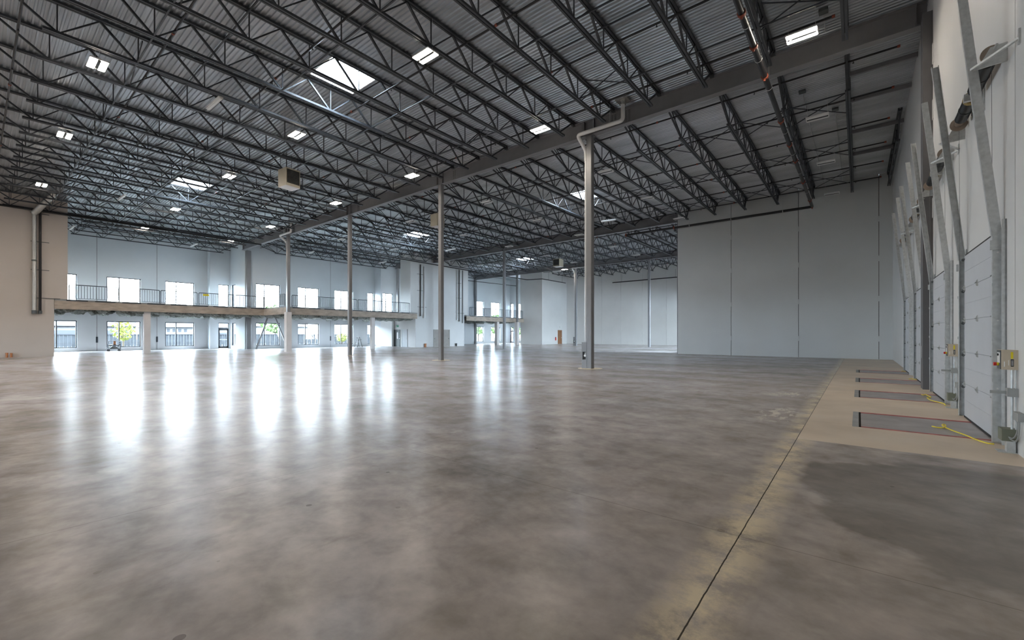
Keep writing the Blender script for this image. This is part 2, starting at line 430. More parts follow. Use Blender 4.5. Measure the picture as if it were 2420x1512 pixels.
# stair blocks
YC1L, YC1U = on_x(128, XCORE1), on_x(160, XCORE1)
m = MB(); m.box(XA, XCORE1, YF, YC1L, 0, 4.18); m.box(XA, XCORE1, YF, YC1U, 4.18, ZT)
tag(m.build('wall_stair_block_near', M['wall_warm']), 'lamp-tinted beige stair block wall at the left edge, carrying the foil duct', 'wall', kind='structure')
YC2a = 33.6; YC2u = on_x(970, XCORE2); YC2b, YC2bu = on_x(1097.2, XCORE2), on_x(1106, XCORE2)
m = MB()
XK0, XK1, XK2 = on_y(926, YB_), on_y(947, YB_ - .4), XCORE2
SD = (on_y(951, YB_), on_y(962.7, YB_))
wall_y(m, YB_, XB2 + .01, XK0, 0, 4.0); wall_y(m, YB_ + .45, XK0 - .4, XK1 + .1, 0, 4.0, th=.2)
m.box(XK0 - .42, XK0 - .4, YB_ + .3, YB_ + .5, 0, 4.0); m.box(XK1 + .02, XK1 + .1, YB_ - .2, YB_ + .5, 0, 4.0)
wall_y(m, YB_ - .4, XK1, XK2 - .3, 0, 4.0, th=.3)
m.box(XK2 - .3, XK2, YC2a, YC2b, 0, 4.2); m.box(-43.85, XK2 + .02, YC2u, YC2bu, 4.2, ZT)
m.box(XB2, XK2 - .3, YC2b - .3, YC2b, 0, 4.2)
tag(m.build('wall_stair_block_middle', M['wall']), 'white stair block wall with a grey double door between the balconies', 'wall', kind='structure')
m = MB(); m.box(-42.2, XCORE3, YS3, 66, 0, ZT)
tag(m.build('wall_stair_block_far', M['wall']), 'far white stair block with the brown wooden door', 'wall', kind='structure')
# far back wall and near grey precast wall
m = MB(); sx = [XCORE3] + [on_y(p, YB) for p in (1422, 1467.5, 1518, 1575)] + [XE]
for a, b in zip(sx, sx[1:]): m.box(a + .012, b - .012, YB, YB + .3, 0, ZT)
m.m = 1; m.box(XCORE3, XE, YB + .06, YB + .25, 0, ZT)
o = m.build('wall_back_far', [M['wall'], M['seam']]); tag(o, 'far white precast wall behind the third column row', 'wall', kind='structure')
g = MB()
for p in (1422, 1467.5, 1518, 1575):
    for z in (2.4, 4.9): g.cbox((on_y(p, YB), YB - .02, z), (.12, .04, .42))
g.build('joint_plate', M['wall'], o)
m = MB(); SX2 = [on_y(p, YP) for p in (1727.7, 1887, 2077)]
sx = [XE] + SX2 + [XW + .3]
for a, b in zip(sx, sx[1:]): m.box(a + .014, b - .014, YP, YP + .3, 0, ZT)
m.m = 1; m.box(XE + .02, XW + .3, YP + .05, YP + .28, 0, ZT)
m.m = 2; m.box(XE - .035, XE + .013, YP - .004, YP + .31, 0, ZT)
o = m.build('wall_back', [M['wall_grey'], M['seam'], M['wall_edge']]); tag(o, 'tall light grey precast wall with dark vertical joints, right of centre', 'wall', kind='structure')
for x in SX2:
    for z in (1.3, 3.85, 6.4, 8.9):
        g = MB(); g.box(x - .045, x + .045, YP - .03, YP + .02, z - .17, z + .17); g.cbox((x, YP - .035, z + .1), (.03, .02, .03)); g.cbox((x, YP - .035, z - .1), (.03, .02, .03))
        g.build('joint_plate', M['wall_grey'], o)
# dock wall: panels with a dark joint at the pilaster column
m = MB()
for a, b in ((YF, 8.86), (8.88, 17.16), (17.22, 35.9)): m.box(XW, XW + .3, a, b, 0, ZT)
m.m = 1; m.box(XW + .06, XW + .28, YF, YP, 0, ZT)
o = m.build('wall_right', [M['wall'], M['seam']]); tag(o, 'white dock wall carrying the four overhead doors', 'wall', kind='structure')
for z in (2.0, 5.2, 8.0, 9.6):
    g = MB(); g.box(XW - .02, XW + .02, 17.06, 17.2, z - .28, z + .28); g.build('joint_plate', M['wall'], o)
FW = [(-40 + 5.2 * k, -37.2 + 5.2 * k, -38.6 + 5.2 * k) for k in range(6)]  # windows added in the unseen wall to bring daylight to the foreground
m = MB(); wall_y(m, YF - .3, XCORE1, XW, 0, ZT, [(a, b, *GZ) for a, b, _ in FW])
tag(m.build('wall_front', M['wall']), 'white wall closing the hall behind the viewpoint', 'wall', kind='structure')
EW = [(38.2 + 5.6 * k, 41.4 + 5.6 * k, 39.8 + 5.6 * k) for k in range(4)]  # unseen windows added to let daylight into the far bays
m = MB(); wall_x(m, XE - .02, YP + .3, YB, 0, ZT, [(a, b, *z) for a, b, _ in EW for z in (GZ, UZ)], th=.28)
tag(m.build('wall_side_far', M['wall']), 'white side wall of the far bays, hidden behind the near grey wall', 'wall', kind='structure')
# wall seams of the facade (thin recess strips)
for P, px, lab in ((XA, 229, 'near balcony wall joint between the first two windows'), (XA, 371, 'near balcony wall joint between second and third windows'), (XB, 781, 'middle balcony wall joint right of the second window')):
    y = on_x(px, P); g = MB(); g.box(P - .002, P + .006, y - .02, y + .02, 0, ZT); o = g.build('trim_1', M['wall_edge']); tag(o, 'thin dark ' + lab, 'trim', kind='structure')
    g = MB(); g.box(P, P + .03, y - .07, y + .07, .8, 1.35); g.build('joint_plate', M['rail'], o)

# ------------------------------------------------------------------ windows
both('x', XA, *WA0, 'ground window cut off by the beige stair block', 'narrow upper window beside the beige stair block')
both('x', XA, *WA[0], 'ground window with the yellow-green tree outside and the cart before it', 'first full upper window right of the beige stair block')
both('x', XA, *WA[1], 'ground window right of the first white clad post', 'second full upper window right of the beige stair block')
WINS.append(('x', XA2, WA2[0], WA2[1], *UZ, None, 'upper window above the glazed exit door'))
both('y', YJ, *WJX, None, 'slim ground window turned sideways next to the glazed exit door', 'slim upper window turned sideways above the corner')
both('x', XB, *WB[0], 'ground window behind the two slanted steel braces', 'upper window between the two grey posts')
both('x', XB, *WB[1], 'ground window right of the clad corner post', 'upper window right of the clad corner post')
both('x', XB, *WB[2], 'ground window behind the slim third column, left of the ladder', 'upper window behind the slim third column')
both('x', XB, *WB[3], 'narrow ground window right of the step ladder', 'narrow upper window above the step ladder')
WINS.append(('x', XB2, WB2[0], WB2[1], *UZ, WB2[2], 'last upper window of the middle balcony, next to the white block'))
both('x', XC, *WC[0], 'first ground window under the far balcony', 'first upper window over the far balcony')
both('x', XC, *WC[1], 'second ground window under the far balcony', 'second upper window over the far balcony')
WINS.append(('y', YCJ, WJC[0], WJC[1], *UZ, None, 'very slim upper window over the far glazed door'))
both('x', XC2, *WC2, 'last ground window beside the far stair block', 'last upper window beside the far stair block')
for k, (a, b, c) in enumerate(FW):
    WINS.append(('f', YF, a, b, *GZ, c, 'added daylight window in the unseen wall behind the viewpoint, %s from the left' % ORD[k]))
for k, (a, b, c) in enumerate(EW):
    for z in (GZ, UZ): WINS.append(('e', XE, a, b, *z, c, 'added unseen side window of the far bays, %s behind the grey wall, %s row' % (ORD[k], {0.34: 'lowest', 4.45: 'middle', 8.0: 'top'}[z[0]])))
PORT = []
def window(axis, P, a, b, z0, z1, mu, lab, n, name='window'):
    if a > b: a, b = b, a
    face = {'x': (1, 0, 0), 'y': (0, -1, 0), 'f': (0, 1, 0), 'e': (-1, 0, 0)}[axis]
    fw = .075; fr = MB(); dp = {'x': P - .16, 'y': P + .12, 'f': P - .16, 'e': P + .14}[axis]; axis = {'f': 'y', 'e': 'x'}.get(axis, axis)
    def bx(mb, p, q, c, d, t=.05):
        if axis == 'x': mb.box(dp - t, dp + t, p, q, c, d)
        else: mb.box(p, q, dp - t, dp + t, c, d)
    bx(fr, a, a + fw, z0, z1); bx(fr, b - fw, b, z0, z1); bx(fr, a, b, z0, z0 + fw); bx(fr, a, b, z1 - fw, z1)
    if mu: bx(fr, mu - fw / 2, mu + fw / 2, z0, z1)
    o = fr.build('%s_%d' % (name, n), M['frame']); tag(o, lab, 'window', 'dark framed windows of the glazed wall', kind='structure')
    for p, q in ((a, mu), (mu, b)) if mu else ((a, b),):
        g = MB()
        if axis == 'x': g.quad((dp, p, z0), (dp, q, z0), (dp, q, z1), (dp, p, z1))
        else: g.quad((p, dp, z0), (q, dp, z0), (q, dp, z1), (p, dp, z1))
        g.build('pane', M['glass'], o)
    PORT.append((axis, dp, a, b, z0, z1, face))
for n, w in enumerate(WINS): window(*w, n + 1)

def glazed_door(n, axis, P, a, b, lab):
    if a > b: a, b = b, a
    dp = P - .16 if axis == 'x' else P + .12; zt = GZ[1]; fr = MB(); fw = .07
    def bx(mb, p, q, c, d, t=.05):
        if axis == 'x': mb.box(dp - t, dp + t, p, q, c, d)
        else: mb.box(p, q, dp - t, dp + t, c, d)
    for r in ((a, a + fw, 0, zt), (b - fw, b, 0, zt), (a, b, zt - fw, zt), (a, b, 2.15, 2.25)): bx(fr, *r)
    o = fr.build('door_%d' % n, M['frame']); tag(o, lab, 'door', kind='structure')
    lf = MB(); c0, c1 = a + fw, b - fw
    for r in ((c0, c0 + .1, .02, 2.15), (c1 - .1, c1, .02, 2.15), (c0, c1, .02, .25), (c0, c1, 2.03, 2.15)): bx(lf, *r, t=.03)
    lf = lf.build('door_leaf', M['frame'], o)
    g = MB(); bx(g, c0 + .1, c1 - .1, .95, 1.02, .06); g.build('push_bar', M['galv'], lf)
    g = MB()
    for z0, z1 in ((.25, 2.03), (2.25, zt - fw)):
        if axis == 'x': g.quad((dp, c0, z0), (dp, c1, z0), (dp, c1, z1), (dp, c0, z1))
        else: g.quad((c0, dp, z0), (c1, dp, z0), (c1, dp, z1), (c0, dp, z1))
    g.build('pane', M['glass'], o); PORT.append((axis, dp, a, b, 0, zt, (1, 0, 0) if axis == 'x' else (0, -1, 0)))
glazed_door(1, 'x', XA2, *WA2, 'glazed exit door with transom below the near balcony')
glazed_door(2, 'y', YCJ, *WJC, 'dark framed glass door under the far balcony')

def solid_door(n, axis, P, a, b, zt, m_, lab, leaves=1, lite=False, sgn=1):
    if a > b: a, b = b, a
    def bx(mb, p, q, c, d, t0, t1):
        if axis == 'x': mb.box(P + sgn * t0, P + sgn * t1, p, q, c, d)
        else: mb.box(p, q, P + sgn * t0, P + sgn * t1, c, d)
    fr = MB()
    for r in ((a - .06, a, 0, zt + .06), (b, b + .06, 0, zt + .06), (a, b, zt, zt + .06)): bx(fr, *r, -.01, .05)
    o = fr.build('door_%d' % n, m_); tag(o, lab, 'door', kind='structure')
    w = (b - a) / leaves
    for k in range(leaves):
        p, q = a + k * w + .008, a + (k + 1) * w - .008; l = MB(); bx(l, p, q, .015, zt - .01, -.005, .03); l = l.build('door_leaf', m_, o)
        hx = q - .09 if (k == 0 and leaves == 2) or leaves == 1 else p + .09
        if leaves == 2: hx = p + .12 if k == 0 else q - .12
        h = MB(); bx(h, hx - .06, hx + .06, 1.0, 1.03, .03, .08); bx(h, hx - .05, hx + .05, .96, 1.07, .028, .035); h.build('handle', M['galvdark'] if leaves == 2 else M['galv'], l)
        if lite:
            g = MB(); bx(g, p + (q - p) * .55, p + (q - p) * .72, 1.0, 1.85, .03, .034); g.build('vision_panel', M['white'], l)
solid_door(3, 'y', YB_ + .45, on_y(929.5, YB_ + .45), on_y(945.5, YB_ + .45), 2.13, M['doorg'], 'dark grey exit door with a slim glass strip under the green sign', lite=True, sgn=-1)
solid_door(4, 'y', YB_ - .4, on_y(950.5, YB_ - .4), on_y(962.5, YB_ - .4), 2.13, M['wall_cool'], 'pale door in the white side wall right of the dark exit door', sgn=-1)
solid_door(5, 'x', XCORE2, on_x(1025, XCORE2), on_x(1061.5, XCORE2), 2.13, M['doort'], 'taupe double door in the middle stair block behind a column', leaves=2)
solid_door(6, 'x', XCORE3, on_x(1318.6, XCORE3), on_x(1327, XCORE3), 2.2, M['doorb'], 'brown wooden door in the far stair block')

# ------------------------------------------------------------------ steel columns
def column(x, y, w, lab, ring=True, top=None, name='steel_column', grp='square steel columns standing on the open floor'):
    t = empty(name, (x, y, 0)); tag(t, lab, 'column', grp, 'thing'); z = (zg(x) if top is None else top)
    g = MB(); a = w / 2; r = .025
    prof = [(-a + r, -a), (a - r, -a), (a, -a + r), (a, a - r), (a - r, a), (-a + r, a), (-a, a - r), (-a, -a + r)]
    g.sweep(prof, (0, 0, 0), (0, 0, z - .03)); g.build('shaft', M['column'], t)
    g = MB(); g.box(-.2, .2, -.17, .17, z - .03, z); g.build('cap_plate', M['column'], t)
    if ring:
        g = MB(); n = 40; vs = [(math.cos(2 * math.pi * k / n) * .57, math.sin(2 * math.pi * k / n) * .57, .007) for k in range(n)]; g.add(vs, [tuple(range(n))])
        g.build('grout_disc', M['grout'], t)
    return t
rows = ['first', 'second', 'third']
W_ = .26
C1 = column(COLX[0], Y1, .28, 'nearest free-standing grey column, with white drain pipe and electrical box')
column(COLX[1], Y1, W_, 'grey column left of the drain pipe column, before the taupe double door')
column(COLX[2], Y1, W_, 'grey column in front of the ground window left of the ladder')
C4 = column(COLX[3], Y1, W_, 'grey column rising from the white clad post at the balcony corner', ring=False)
column(COLX[1], Y2, W_, 'column of the second row hidden behind the drain pipe column', ring=False)
column(COLX[2], Y2, W_, 'slim grey column standing before the far balcony', ring=False)
column(COLX[3], Y2, W_, 'column of the second row at the middle stair block', ring=False, top=None)
column(COLX[1], Y3, W_, 'dark slim column left of the near grey wall edge', ring=False)
CF = column(COLX[2], Y3, W_, 'far grey column with its own white drain pipe and low box', ring=False)
column(COLX[3], Y3, W_, 'grey column above the white clad post under the far balcony', ring=False)
FC = 'grey columns against the outer walls'
column(XB + .15, YJ + .25, .42, 'broad grey column at the facade corner between the near and middle balconies', False, None, 'steel_column', FC)
column(XB2 + .6, Y2 - .1, .3, 'grey facade column left of the middle stair block', False, None, 'steel_column', FC)
column(XC + .3, Y3, .35, 'grey facade column behind the far balcony railing', False, None, 'steel_column', FC)
t = empty('steel_column', (1.56, 17.5, 0)); tag(t, 'dark grey column set in the dock wall between the second and third doors', 'column', FC, 'thing')
g = MB(); g.box(-.11, .098, -.28, .28, 0, zg(1.5)); g.build('shaft', M['pilaster'], t)
g = MB(); g.box(-.118, -.11, -.2, .2, .9, 1.25); g.build('base_plate', M['column'], t)

# pipe and box on columns
def drain(x, y, s, lab, box=True, drop=True):
    t = empty('drain_pipe', (x, y, 0)); tag(t, lab, 'pipe', 'white roof drain pipes', 'thing')
    zb = zg(x) - .02; r = .085 * s; ox, oy = -.20, -.04
    g = MB()
    pts = [(1.9, -.62, zd(x) - .08), (1.9, -.62, zb - .06), (-.32, -.62, zb - .06), (ox, oy, zb - .62), (ox, oy, zb - 1.1)]
    g.tube(bend(pts, .16), r, 14); g.build('upper_run', M['pvc'], t)
    g = MB(); g.tube([(ox, oy, zb - 1.05), (ox, oy, 1.3)], r * .72, 12)
    for z in (2.0, 7.4): g.cyl((ox, oy, z), (ox, oy, z + .05), r * .98)
    g.build('riser', M['pvc'], t)
    g = MB(); g.box(1.65, 2.15, -.87, -.37, zd(x) - .10, zd(x) - .04); g.cyl((1.9, -.62, zd(x) - .26), (1.9, -.62, zd(x) - .08), r * 1.5); g.build('roof_drain', M['foil'], t)
    for k in (.5, 1.3): g = MB(); g.cyl((k, -.62, zb + .0), (k, -.62, zd(x)), .008, 6); g.build('hanger_rod', M['galv'], t)
drain(COLX[0], Y1, 1., 'white drain pipe dropping from the roof along the nearest column')
drain(COLX[3], Y1, 1., 'white drain pipe at the column above the balcony corner')
drain(COLX[2], Y3, 1., 'small white drain pipe at the far column left of the drain pipe column')
def elbox(x, y, lab):
    t = empty('column_box', (x, y, 0)); tag(t, lab, 'box', 'low grey boxes on columns', 'thing')
    g = MB()
    for r in ((-.17, .09, -.135, -.13, 0, .42), (-.17, .09, -.135, -.13, .78, 1.22), (-.17, -.125, -.135, -.13, .42, .78), (.04, .09, -.135, -.13, .42, .78)): g.box(*r)
    g.box(-.17, -.165, -.13, .12, 0, 1.22); g.box(-.17, .09, -.13, .12, 1.215, 1.22); g.build('guard_box', M['column'], t)
    g = MB(); g.box(-.12, .04, -.07, -.06, .42, .78); g.build('opening', M['seam'], t)
    g = MB(); g.cyl((0, -.14, .60), (0, -.07, .60), .055); g.cyl((0, -.1, .66), (0, -.1, .74), .02); g.build('valve', M['white'], t)
elbox(COLX[0] - .19, Y1 - .02, 'low grey box with a dark opening on the nearest column')
elbox(COLX[2] - .19, Y3 - .02, 'low grey box on the far column beside its drain pipe')

# ------------------------------------------------------------------ roof girders
def girder(x0, x1, y, lab, splice=None):
    t = empty('roof_girder', ((x0 + x1) / 2, y, 0)); tag(t, lab, 'girder', 'deep grey steel girders', 'thing'); cx = (x0 + x1) / 2
    a, b = x0 - cx, x1 - cx; za, zb = zg(x0), zg(x1); h = .72
    def rect(w0, w1, h0, h1): return [(w0, h0), (w1, h0), (w1, h1), (w0, h1)]
    g = MB(); g.sweep(rect(-.011, .011, .02, h - .02), (a, 0, za), (b, 0, zb)); g.build('web_plate', M['girder'], t)
    g = MB(); g.sweep(rect(-.15, .15, 0, .026), (a, 0, za), (b, 0, zb)); g.build('flange', M['girder'], t)
    g = MB(); g.sweep(rect(-.15, .15, h - .026, h), (a, 0, za), (b, 0, zb)); g.build('flange', M['girder'], t)
    for k in (x0 + .25, x1 - .25):
        for s in (-1, 1):
            g = MB(); z = zg(k); g.box(k - cx - .008, k - cx + .008, s * .012, s * .14, z + .02, z + h - .02); g.build('stiffener', M['girder'], t)
    if splice:
        g = MB(); z = zg(splice); g.box(splice - cx - .14, splice - cx + .14, -.02, .02, z + .08, z + h - .08); sp = g.build('splice_plate', M['girder'], t)
        g = MB()
        for i in (-.09, -.045, .045, .09):
            for j in range(8): g.cyl((splice - cx + i, -.035, z + .13 + j * .065), (splice - cx + i, -.02, z + .13 + j * .065), .012, 6)
        g.build('bolt', M['black'], sp)
gx = [XW - .05] + COLX + [XB]
labs = ['from the dock wall to the drain pipe column', 'left of the drain pipe column', 'over the slim third column', 'reaching the balcony corner column', 'over the near balcony corner']
for k in range(5): girder(gx[k + 1], gx[k], Y1, 'near grey girder span ' + labs[k], splice=(-7.9 if k == 0 else gx[k] + 1.2))
gx2 = [XE + .1] + COLX[1:] + [XB2]
for k in range(4): girder(gx2[k + 1], gx2[k], Y2, 'grey girder span of the second row, ' + ['ending at the grey wall edge', 'second from the grey wall edge', 'third from the grey wall edge', 'over the middle stair block'][k])
for k in range(4): girder(gx2[k + 1], gx2[k], Y3, 'grey girder span of the farthest row, ' + ['nearest the grey wall edge', 'second from the grey wall edge', 'third from the grey wall edge', 'over the far balcony'][k])

# ------------------------------------------------------------------ open-web roof joists (template at x = 0, local z = 0 at the bottom chord underside)
JH = .98
def chord(y0, y1, z, w=.062, h=.075):
    g = MB(); g.box(-.015 - w, -.015, y0, y1, z, z + h); g.box(.015, .015 + w, y0, y1, z, z + h); return g
def make_joist(y0, y1, n0, n1, k, c0, c1, fine, flare=False):
    t = empty('roof_joist'); zt = JH - .07
    chord(y0, y1, zt, .064).build('top_chord', M['joist'], t)
    chord(c0, c1, 0).build('bottom_chord', M['joist'], t)
    for y in (y0, y1):
        g = MB(); s = 1 if y == y0 else -1; g.box(-.07, .07, y - s * .1, y + s * .12, zt - .09, zt); g.build('seat', M['joist'], t)
    p = (n1 - n0) / k; mem = []
    for i in range(k + 1):
        y = n0 + i * p
        mem.append(('web_vertical', (0, y, .05), (0, y, zt), .032))
        if i > 0: mem.append(('web_diagonal', (0, y - p / 2, zt), (0, y - .04, .05), .062))
        if i < k: mem.append(('web_diagonal', (0, y + .04, .05), (0, y + p / 2, zt), .038))
    mem.append(('web_diagonal', (0, y0 + .1, zt), (0, n0, .05), .06)); mem.append(('web_diagonal', (0, n1, .05), (0, y1 - .1, zt), .06))
    if flare:
        mem.append(('web_diagonal', (-.03, (y0 + n0) / 2 + .1, zt), (-.03, n0, .05), .034)); mem.append(('web_diagonal', (.03, (y0 + n0) / 2 - .5, zt), (.03, n0, .05), .034))
    if fine:
        for nm, a, b, w in mem: g = MB(); g.bar(a, b, w); g.build(nm, M['joist'], t)
    else:
        g = MB()
        for nm, a, b, w in mem: g.bar(a, b, w)
        g.build('web', M['joist'], t)
    return t
JX0, JP = -.33, 2.05
NJ = 27
jx = [JX0 - JP * k for k in range(NJ)]
JCACHE = {}
def joist(key, args, x, lab, grp):
    if key in JCACHE: src, tb = JCACHE[key]; t = copy_tree(src, None, tb)
    else:
        t = make_joist(*args); tb = {}
        for c in bpy.data.objects:
            if c.parent is t: tb.setdefault(t.name, []).append(c)
        JCACHE[key] = (t, tb)
    t.location = (x, 0, zj(x)); tag(t, lab, 'joist', grp, 'thing'); return t
FROM = 'counted from the dock wall'
for k, x in enumerate(jx):
    fine = x > -31
    if x > XCORE1: joist(('a', fine), (.3, 17.85, 1.6, 16.6, 8, 1.3, 17.0, fine), x, '%s dark open-web joist of the near bay, %s' % (ORD[k], FROM), 'dark joists of the near bay')
    else: joist('a2', (4.6, 17.85, 5.6, 16.6, 6, 5.4, 17.0, False), x, '%s dark open-web joist of the near bay, over the near balcony' % ORD[k], 'dark joists of the near bay')
t = make_joist(26.0, 35.8, 27.6, 35.0, 4, 27.4, 35.4, True); t.location = (1.45, 0, zj(1.45)); tag(t, 'short dark joist hugging the dock wall above the farthest dock doors', 'joist', kind='thing')
for k, x in enumerate(jx[:25]):
    if x < XB: continue
    fine = x > -25
    if x > XE: joist('b', (18.15, 35.8, 20.8, 35.2, 8, 20.6, 35.5, True, True), x, '%s dark joist reaching the grey wall, %s' % (ORD[k], FROM), 'dark joists of the second bay')
    elif x > XCORE2 + .2: joist(('b2', fine), (18.15, 36.25, 20.8, 34.6, 8, 20.6, 34.8, fine, True), x, '%s dark joist of the second bay, %s' % (ORD[k], FROM), 'dark joists of the second bay')
    elif x > -43.9: joist('b3', (18.15, 32.7, 20.8, 31.2, 6, 20.6, 31.4, False, True), x, '%s dark joist of the second bay, ending at the middle stair block' % ORD[k], 'dark joists of the second bay')
    else: joist('b4', (18.15, 36.0, 20.8, 34.6, 8, 20.6, 34.8, False, True), x, '%s dark joist of the second bay, over the middle balcony' % ORD[k], 'dark joists of the second bay')
for k, x in enumerate(jx[6:24]):
    if x < XB2 + .3: continue
    if x > XCORE2 + .2: joist('c', (36.55, 51.65, 38.9, 49.7, 6, 38.6, 50, False, True), x, '%s dark joist of the third bay, %s' % (ORD[k], 'counted from the grey wall edge'), 'dark joists of the third bay')
    else: joist('c2', (42.8, 51.65, 44.2, 49.7, 3, 44, 50, False), x, '%s dark joist of the third bay, over the far balcony' % ORD[k], 'dark joists of the third bay')
for k, x in enumerate(jx[6:18]): joist('d', (51.95, 61.9, 53.6, 60.4, 4, 53.4, 60.7, False), x, '%s dark joist of the farthest bay, counted from the grey wall edge' % ORD[k], 'dark joists of the farthest bay')
for k, y in enumerate((21.1, 23.5, 27.2, 30.6)):
    g = MB(); g.box(-.27, XW - .01, y - .05, y + .05, 11.5, 11.66); tag(g.build('deck_channel', M['girder']), '%s dark channel between the first dock-side joist and the dock wall' % ORD[k], 'channel', 'dark channels beside the dock wall', 'thing')
# bridging between the joists
def bridge(y, x0, x1, lab, up=False):
    g = MB(); z = (lambda x: zj(x) + (JH - .13 if up else .035)); g.sweep([(-.02, -.02), (.02, -.02), (.02, .02), (-.02, .02)], (x0, y, z(x0)), (x1, y, z(x1)))
    tag(g.build('joist_bridging', M['joist']), lab, 'bridging', 'straight bridging bars across the joists', 'thing')
for i, y in enumerate((3.45, 7.2, 10.95, 14.7)): bridge(y, -.33, XCORE1 + .1 if y < 5 else XB, '%s bottom bridging bar across the near bay from the viewpoint' % ORD[i])
for i, y in enumerate((5.3, 12.8)): bridge(y, -.33, XCORE1 + .1, '%s top bridging bar across the near bay, counted from the viewpoint' % ORD[i], True)
for i, y in enumerate((20.8, 26.2, 31.5)): bridge(y, -.33, -41, '%s bottom bridging bar of the second bay, counted from the near girder' % ORD[i])
for i, y in enumerate((40.7, 47.9)): bridge(y, XE - .1, -41.5, '%s bottom bridging bar of the third bay, counted from the near girder' % ORD[i])
def xbrace(y, x0, x1, lab):
    g = MB()
    g.bar((x0, y, zj(x0) + .06), (x1, y, zj(x1) + JH - .1), .03); g.bar((x0, y + .03, zj(x0) + JH - .1), (x1, y + .03, zj(x1) + .06), .03)
    tag(g.build('cross_brace', M['joist']), lab, 'brace', 'crossed thin braces between joists', 'thing')
for j, y in enumerate((22.7, 28.1, 33.4)):
    for k in range(0, 6): xbrace(y, jx[k + 1] + .08, jx[k] - .08, 'thin crossed brace, %s gap from dock wall, %s row behind near girder' % (ORD[k], ORD[j]))
for j, y in enumerate((3.6, 14.9)):
    for k in range(0, 18, 3): xbrace(y, jx[k + 1] + .08, jx[k] - .08, 'thin crossed brace of the near bay, %s gap from the dock wall, %s row' % (ORD[k], ORD[j]))

# ------------------------------------------------------------------ sprinkler piping
def coupling(mb, c, axis, r):
    c = Vector(c); d = Vector((1, 0, 0)) if axis == 'x' else Vector((0, 1, 0))
    mb.cyl(c - d * .045, c + d * .045, r * 1.3, 14); o = Vector((0, 0, 1))
    for s in (-1, 1): mb.cbox(c + (Vector((0, 0, s * r * 1.5)) if s > 0 else Vector((0, 0, s * r * 1.5))), (.05, .05, .06))
t = empty('sprinkler_main', (-2.45, 0, 10.2)); tag(t, 'thick black sprinkler main with orange couplings running to the grey wall', 'pipe', kind='thing')
g = MB(); g.tube(bend([(0, 2, 0), (0, YP - .42, 0), (-13.4, YP - .42, -.02), (-13.4, 47.5, -.02)], .16), .085, 16); g.build('main_run', M['black'], t)
for y in (12.9, 14.6, 16.55, 20.4, 23.2, 25.5, 29.3, 33.6):
    g = MB(); coupling(g, (0, y, 0), 'y', .085); g.build('coupling', M['orange'], t)
for c in ((0, YP - .5, 0), (-9.2, YP - .42, 0), (-13.3, YP - .42, -.02)):
    g = MB(); coupling(g, c, 'x', .085); g.build('coupling', M['orange'], t)
for y in (13.5, 15.4, 17.4, 21.6, 24.4, 27.5, 31.5):
    g = MB(); g.tube([(math.cos(a) * .1, y, math.sin(a) * .1) for a in [k * math.pi / 10 for k in range(-10, 11)]], .008, 6, False); g.cyl((0, y, .1), (0, y, 1.45), .007, 6); g.build('hanger', M['galv'], t)
for x in (-1.7, -5.0, -8.0):
    g = MB(); g.cyl((x, YP - .42, .08), (x, YP - .42, 1.4), .007, 6); g.cyl((x - .02, YP - .42, 0), (x + .02, YP - .42, 0), .1, 12); g.build('hanger', M['galv'], t)
def branch(y, x0, x1, lab, z=11.28, r=.034):
    t = empty('sprinkler_branch', (0, y, 0)); tag(t, lab, 'pipe', 'thin black sprinkler branch pipes under the deck', 'thing')
    zz = lambda x: z + .0075 * x
    g = MB(); g.tube([(x0, 0, zz(x0)), (x1, 0, zz(x1))], r, 8)
    x = x0 - 1.2
    while x > x1: g.cyl((x, 0, zz(x) - .09), (x, 0, zz(x)), .012, 6); g.cyl((x, 0, zz(x) - .1), (x, 0, zz(x) - .085), .03, 8); x -= 3.1
    g.build('pipe_run', M['black'], t)
    x = x0
    while x > x1: g = MB(); g.cyl((x - .04, 0, zz(x)), (x + .04, 0, zz(x)), r * 1.35, 10); g.build('coupling', M['orange'], t); x -= 8.2
for i, y in enumerate((.9, 4.0, 7.1, 10.2, 13.3, 16.4)): branch(y, -.6, -45 if y < 4.5 else -50.5, '%s thin black branch pipe across the near bay, counted from the viewpoint' % ORD[i])
for i, y in enumerate((19.5, 22.6, 25.7, 28.8, 31.9, 35.0)): branch(y, 1.05, -41 if y > 30 else -50.5, '%s thin black branch pipe across the second bay, counted from the near girder' % ORD[i])
for i, y in enumerate((38.5, 42.5, 46.5, 50.5)): branch(y, XE - .4, -41 if y < 43 else -49, '%s thin black branch pipe across the third bay' % ORD[i])
for i, y in enumerate((54.6, 58.6)): branch(y, XE - .4, -37.6, '%s thin black branch pipe across the farthest bay' % ORD[i])
def blackpipe(pts, r, lab, m_='black', name='hanging_pipe', cat='pipe', rods=()):
    t = empty(name, pts[0]); tag(t, lab, cat, kind='thing'); o = Vector(pts[0])
    g = MB(); g.tube([p - o for p in bend(pts, .15)], r, 12); g.build('pipe_run', M[m_], t)
    for p in rods: p = Vector(p) - o; g = MB(); g.cyl(p, p + Vector((0, 0, 1.2)), .012, 6); g.build('hanger', M['galv'] if m_ != 'black' else M['black'], t)
    return t
blackpipe([(-45.35, 1.0, 10.35), (-45.35, 9, 10.33), (-45.35, 17.6, 10.3)], .07, 'black pipe running along the top of the beige stair block', rods=[(-45.35, 3, 10.3), (-45.35, 7, 10.3), (-45.35, 12, 10.3)])
blackpipe([(-41.0, 19, 10.3), (-41.2, 45, 10.2), (-40.2, 54.0, 10.05), (-37.6, 54.2, 10.0), (-37.6, 61, 10.0)], .06, 'black pipe stepping along the stair blocks towards the far wall', rods=[(-41, 30, 10.2), (-40.6, 50, 10.1), (-37.6, 56, 10), (-37.6, 60, 10)])
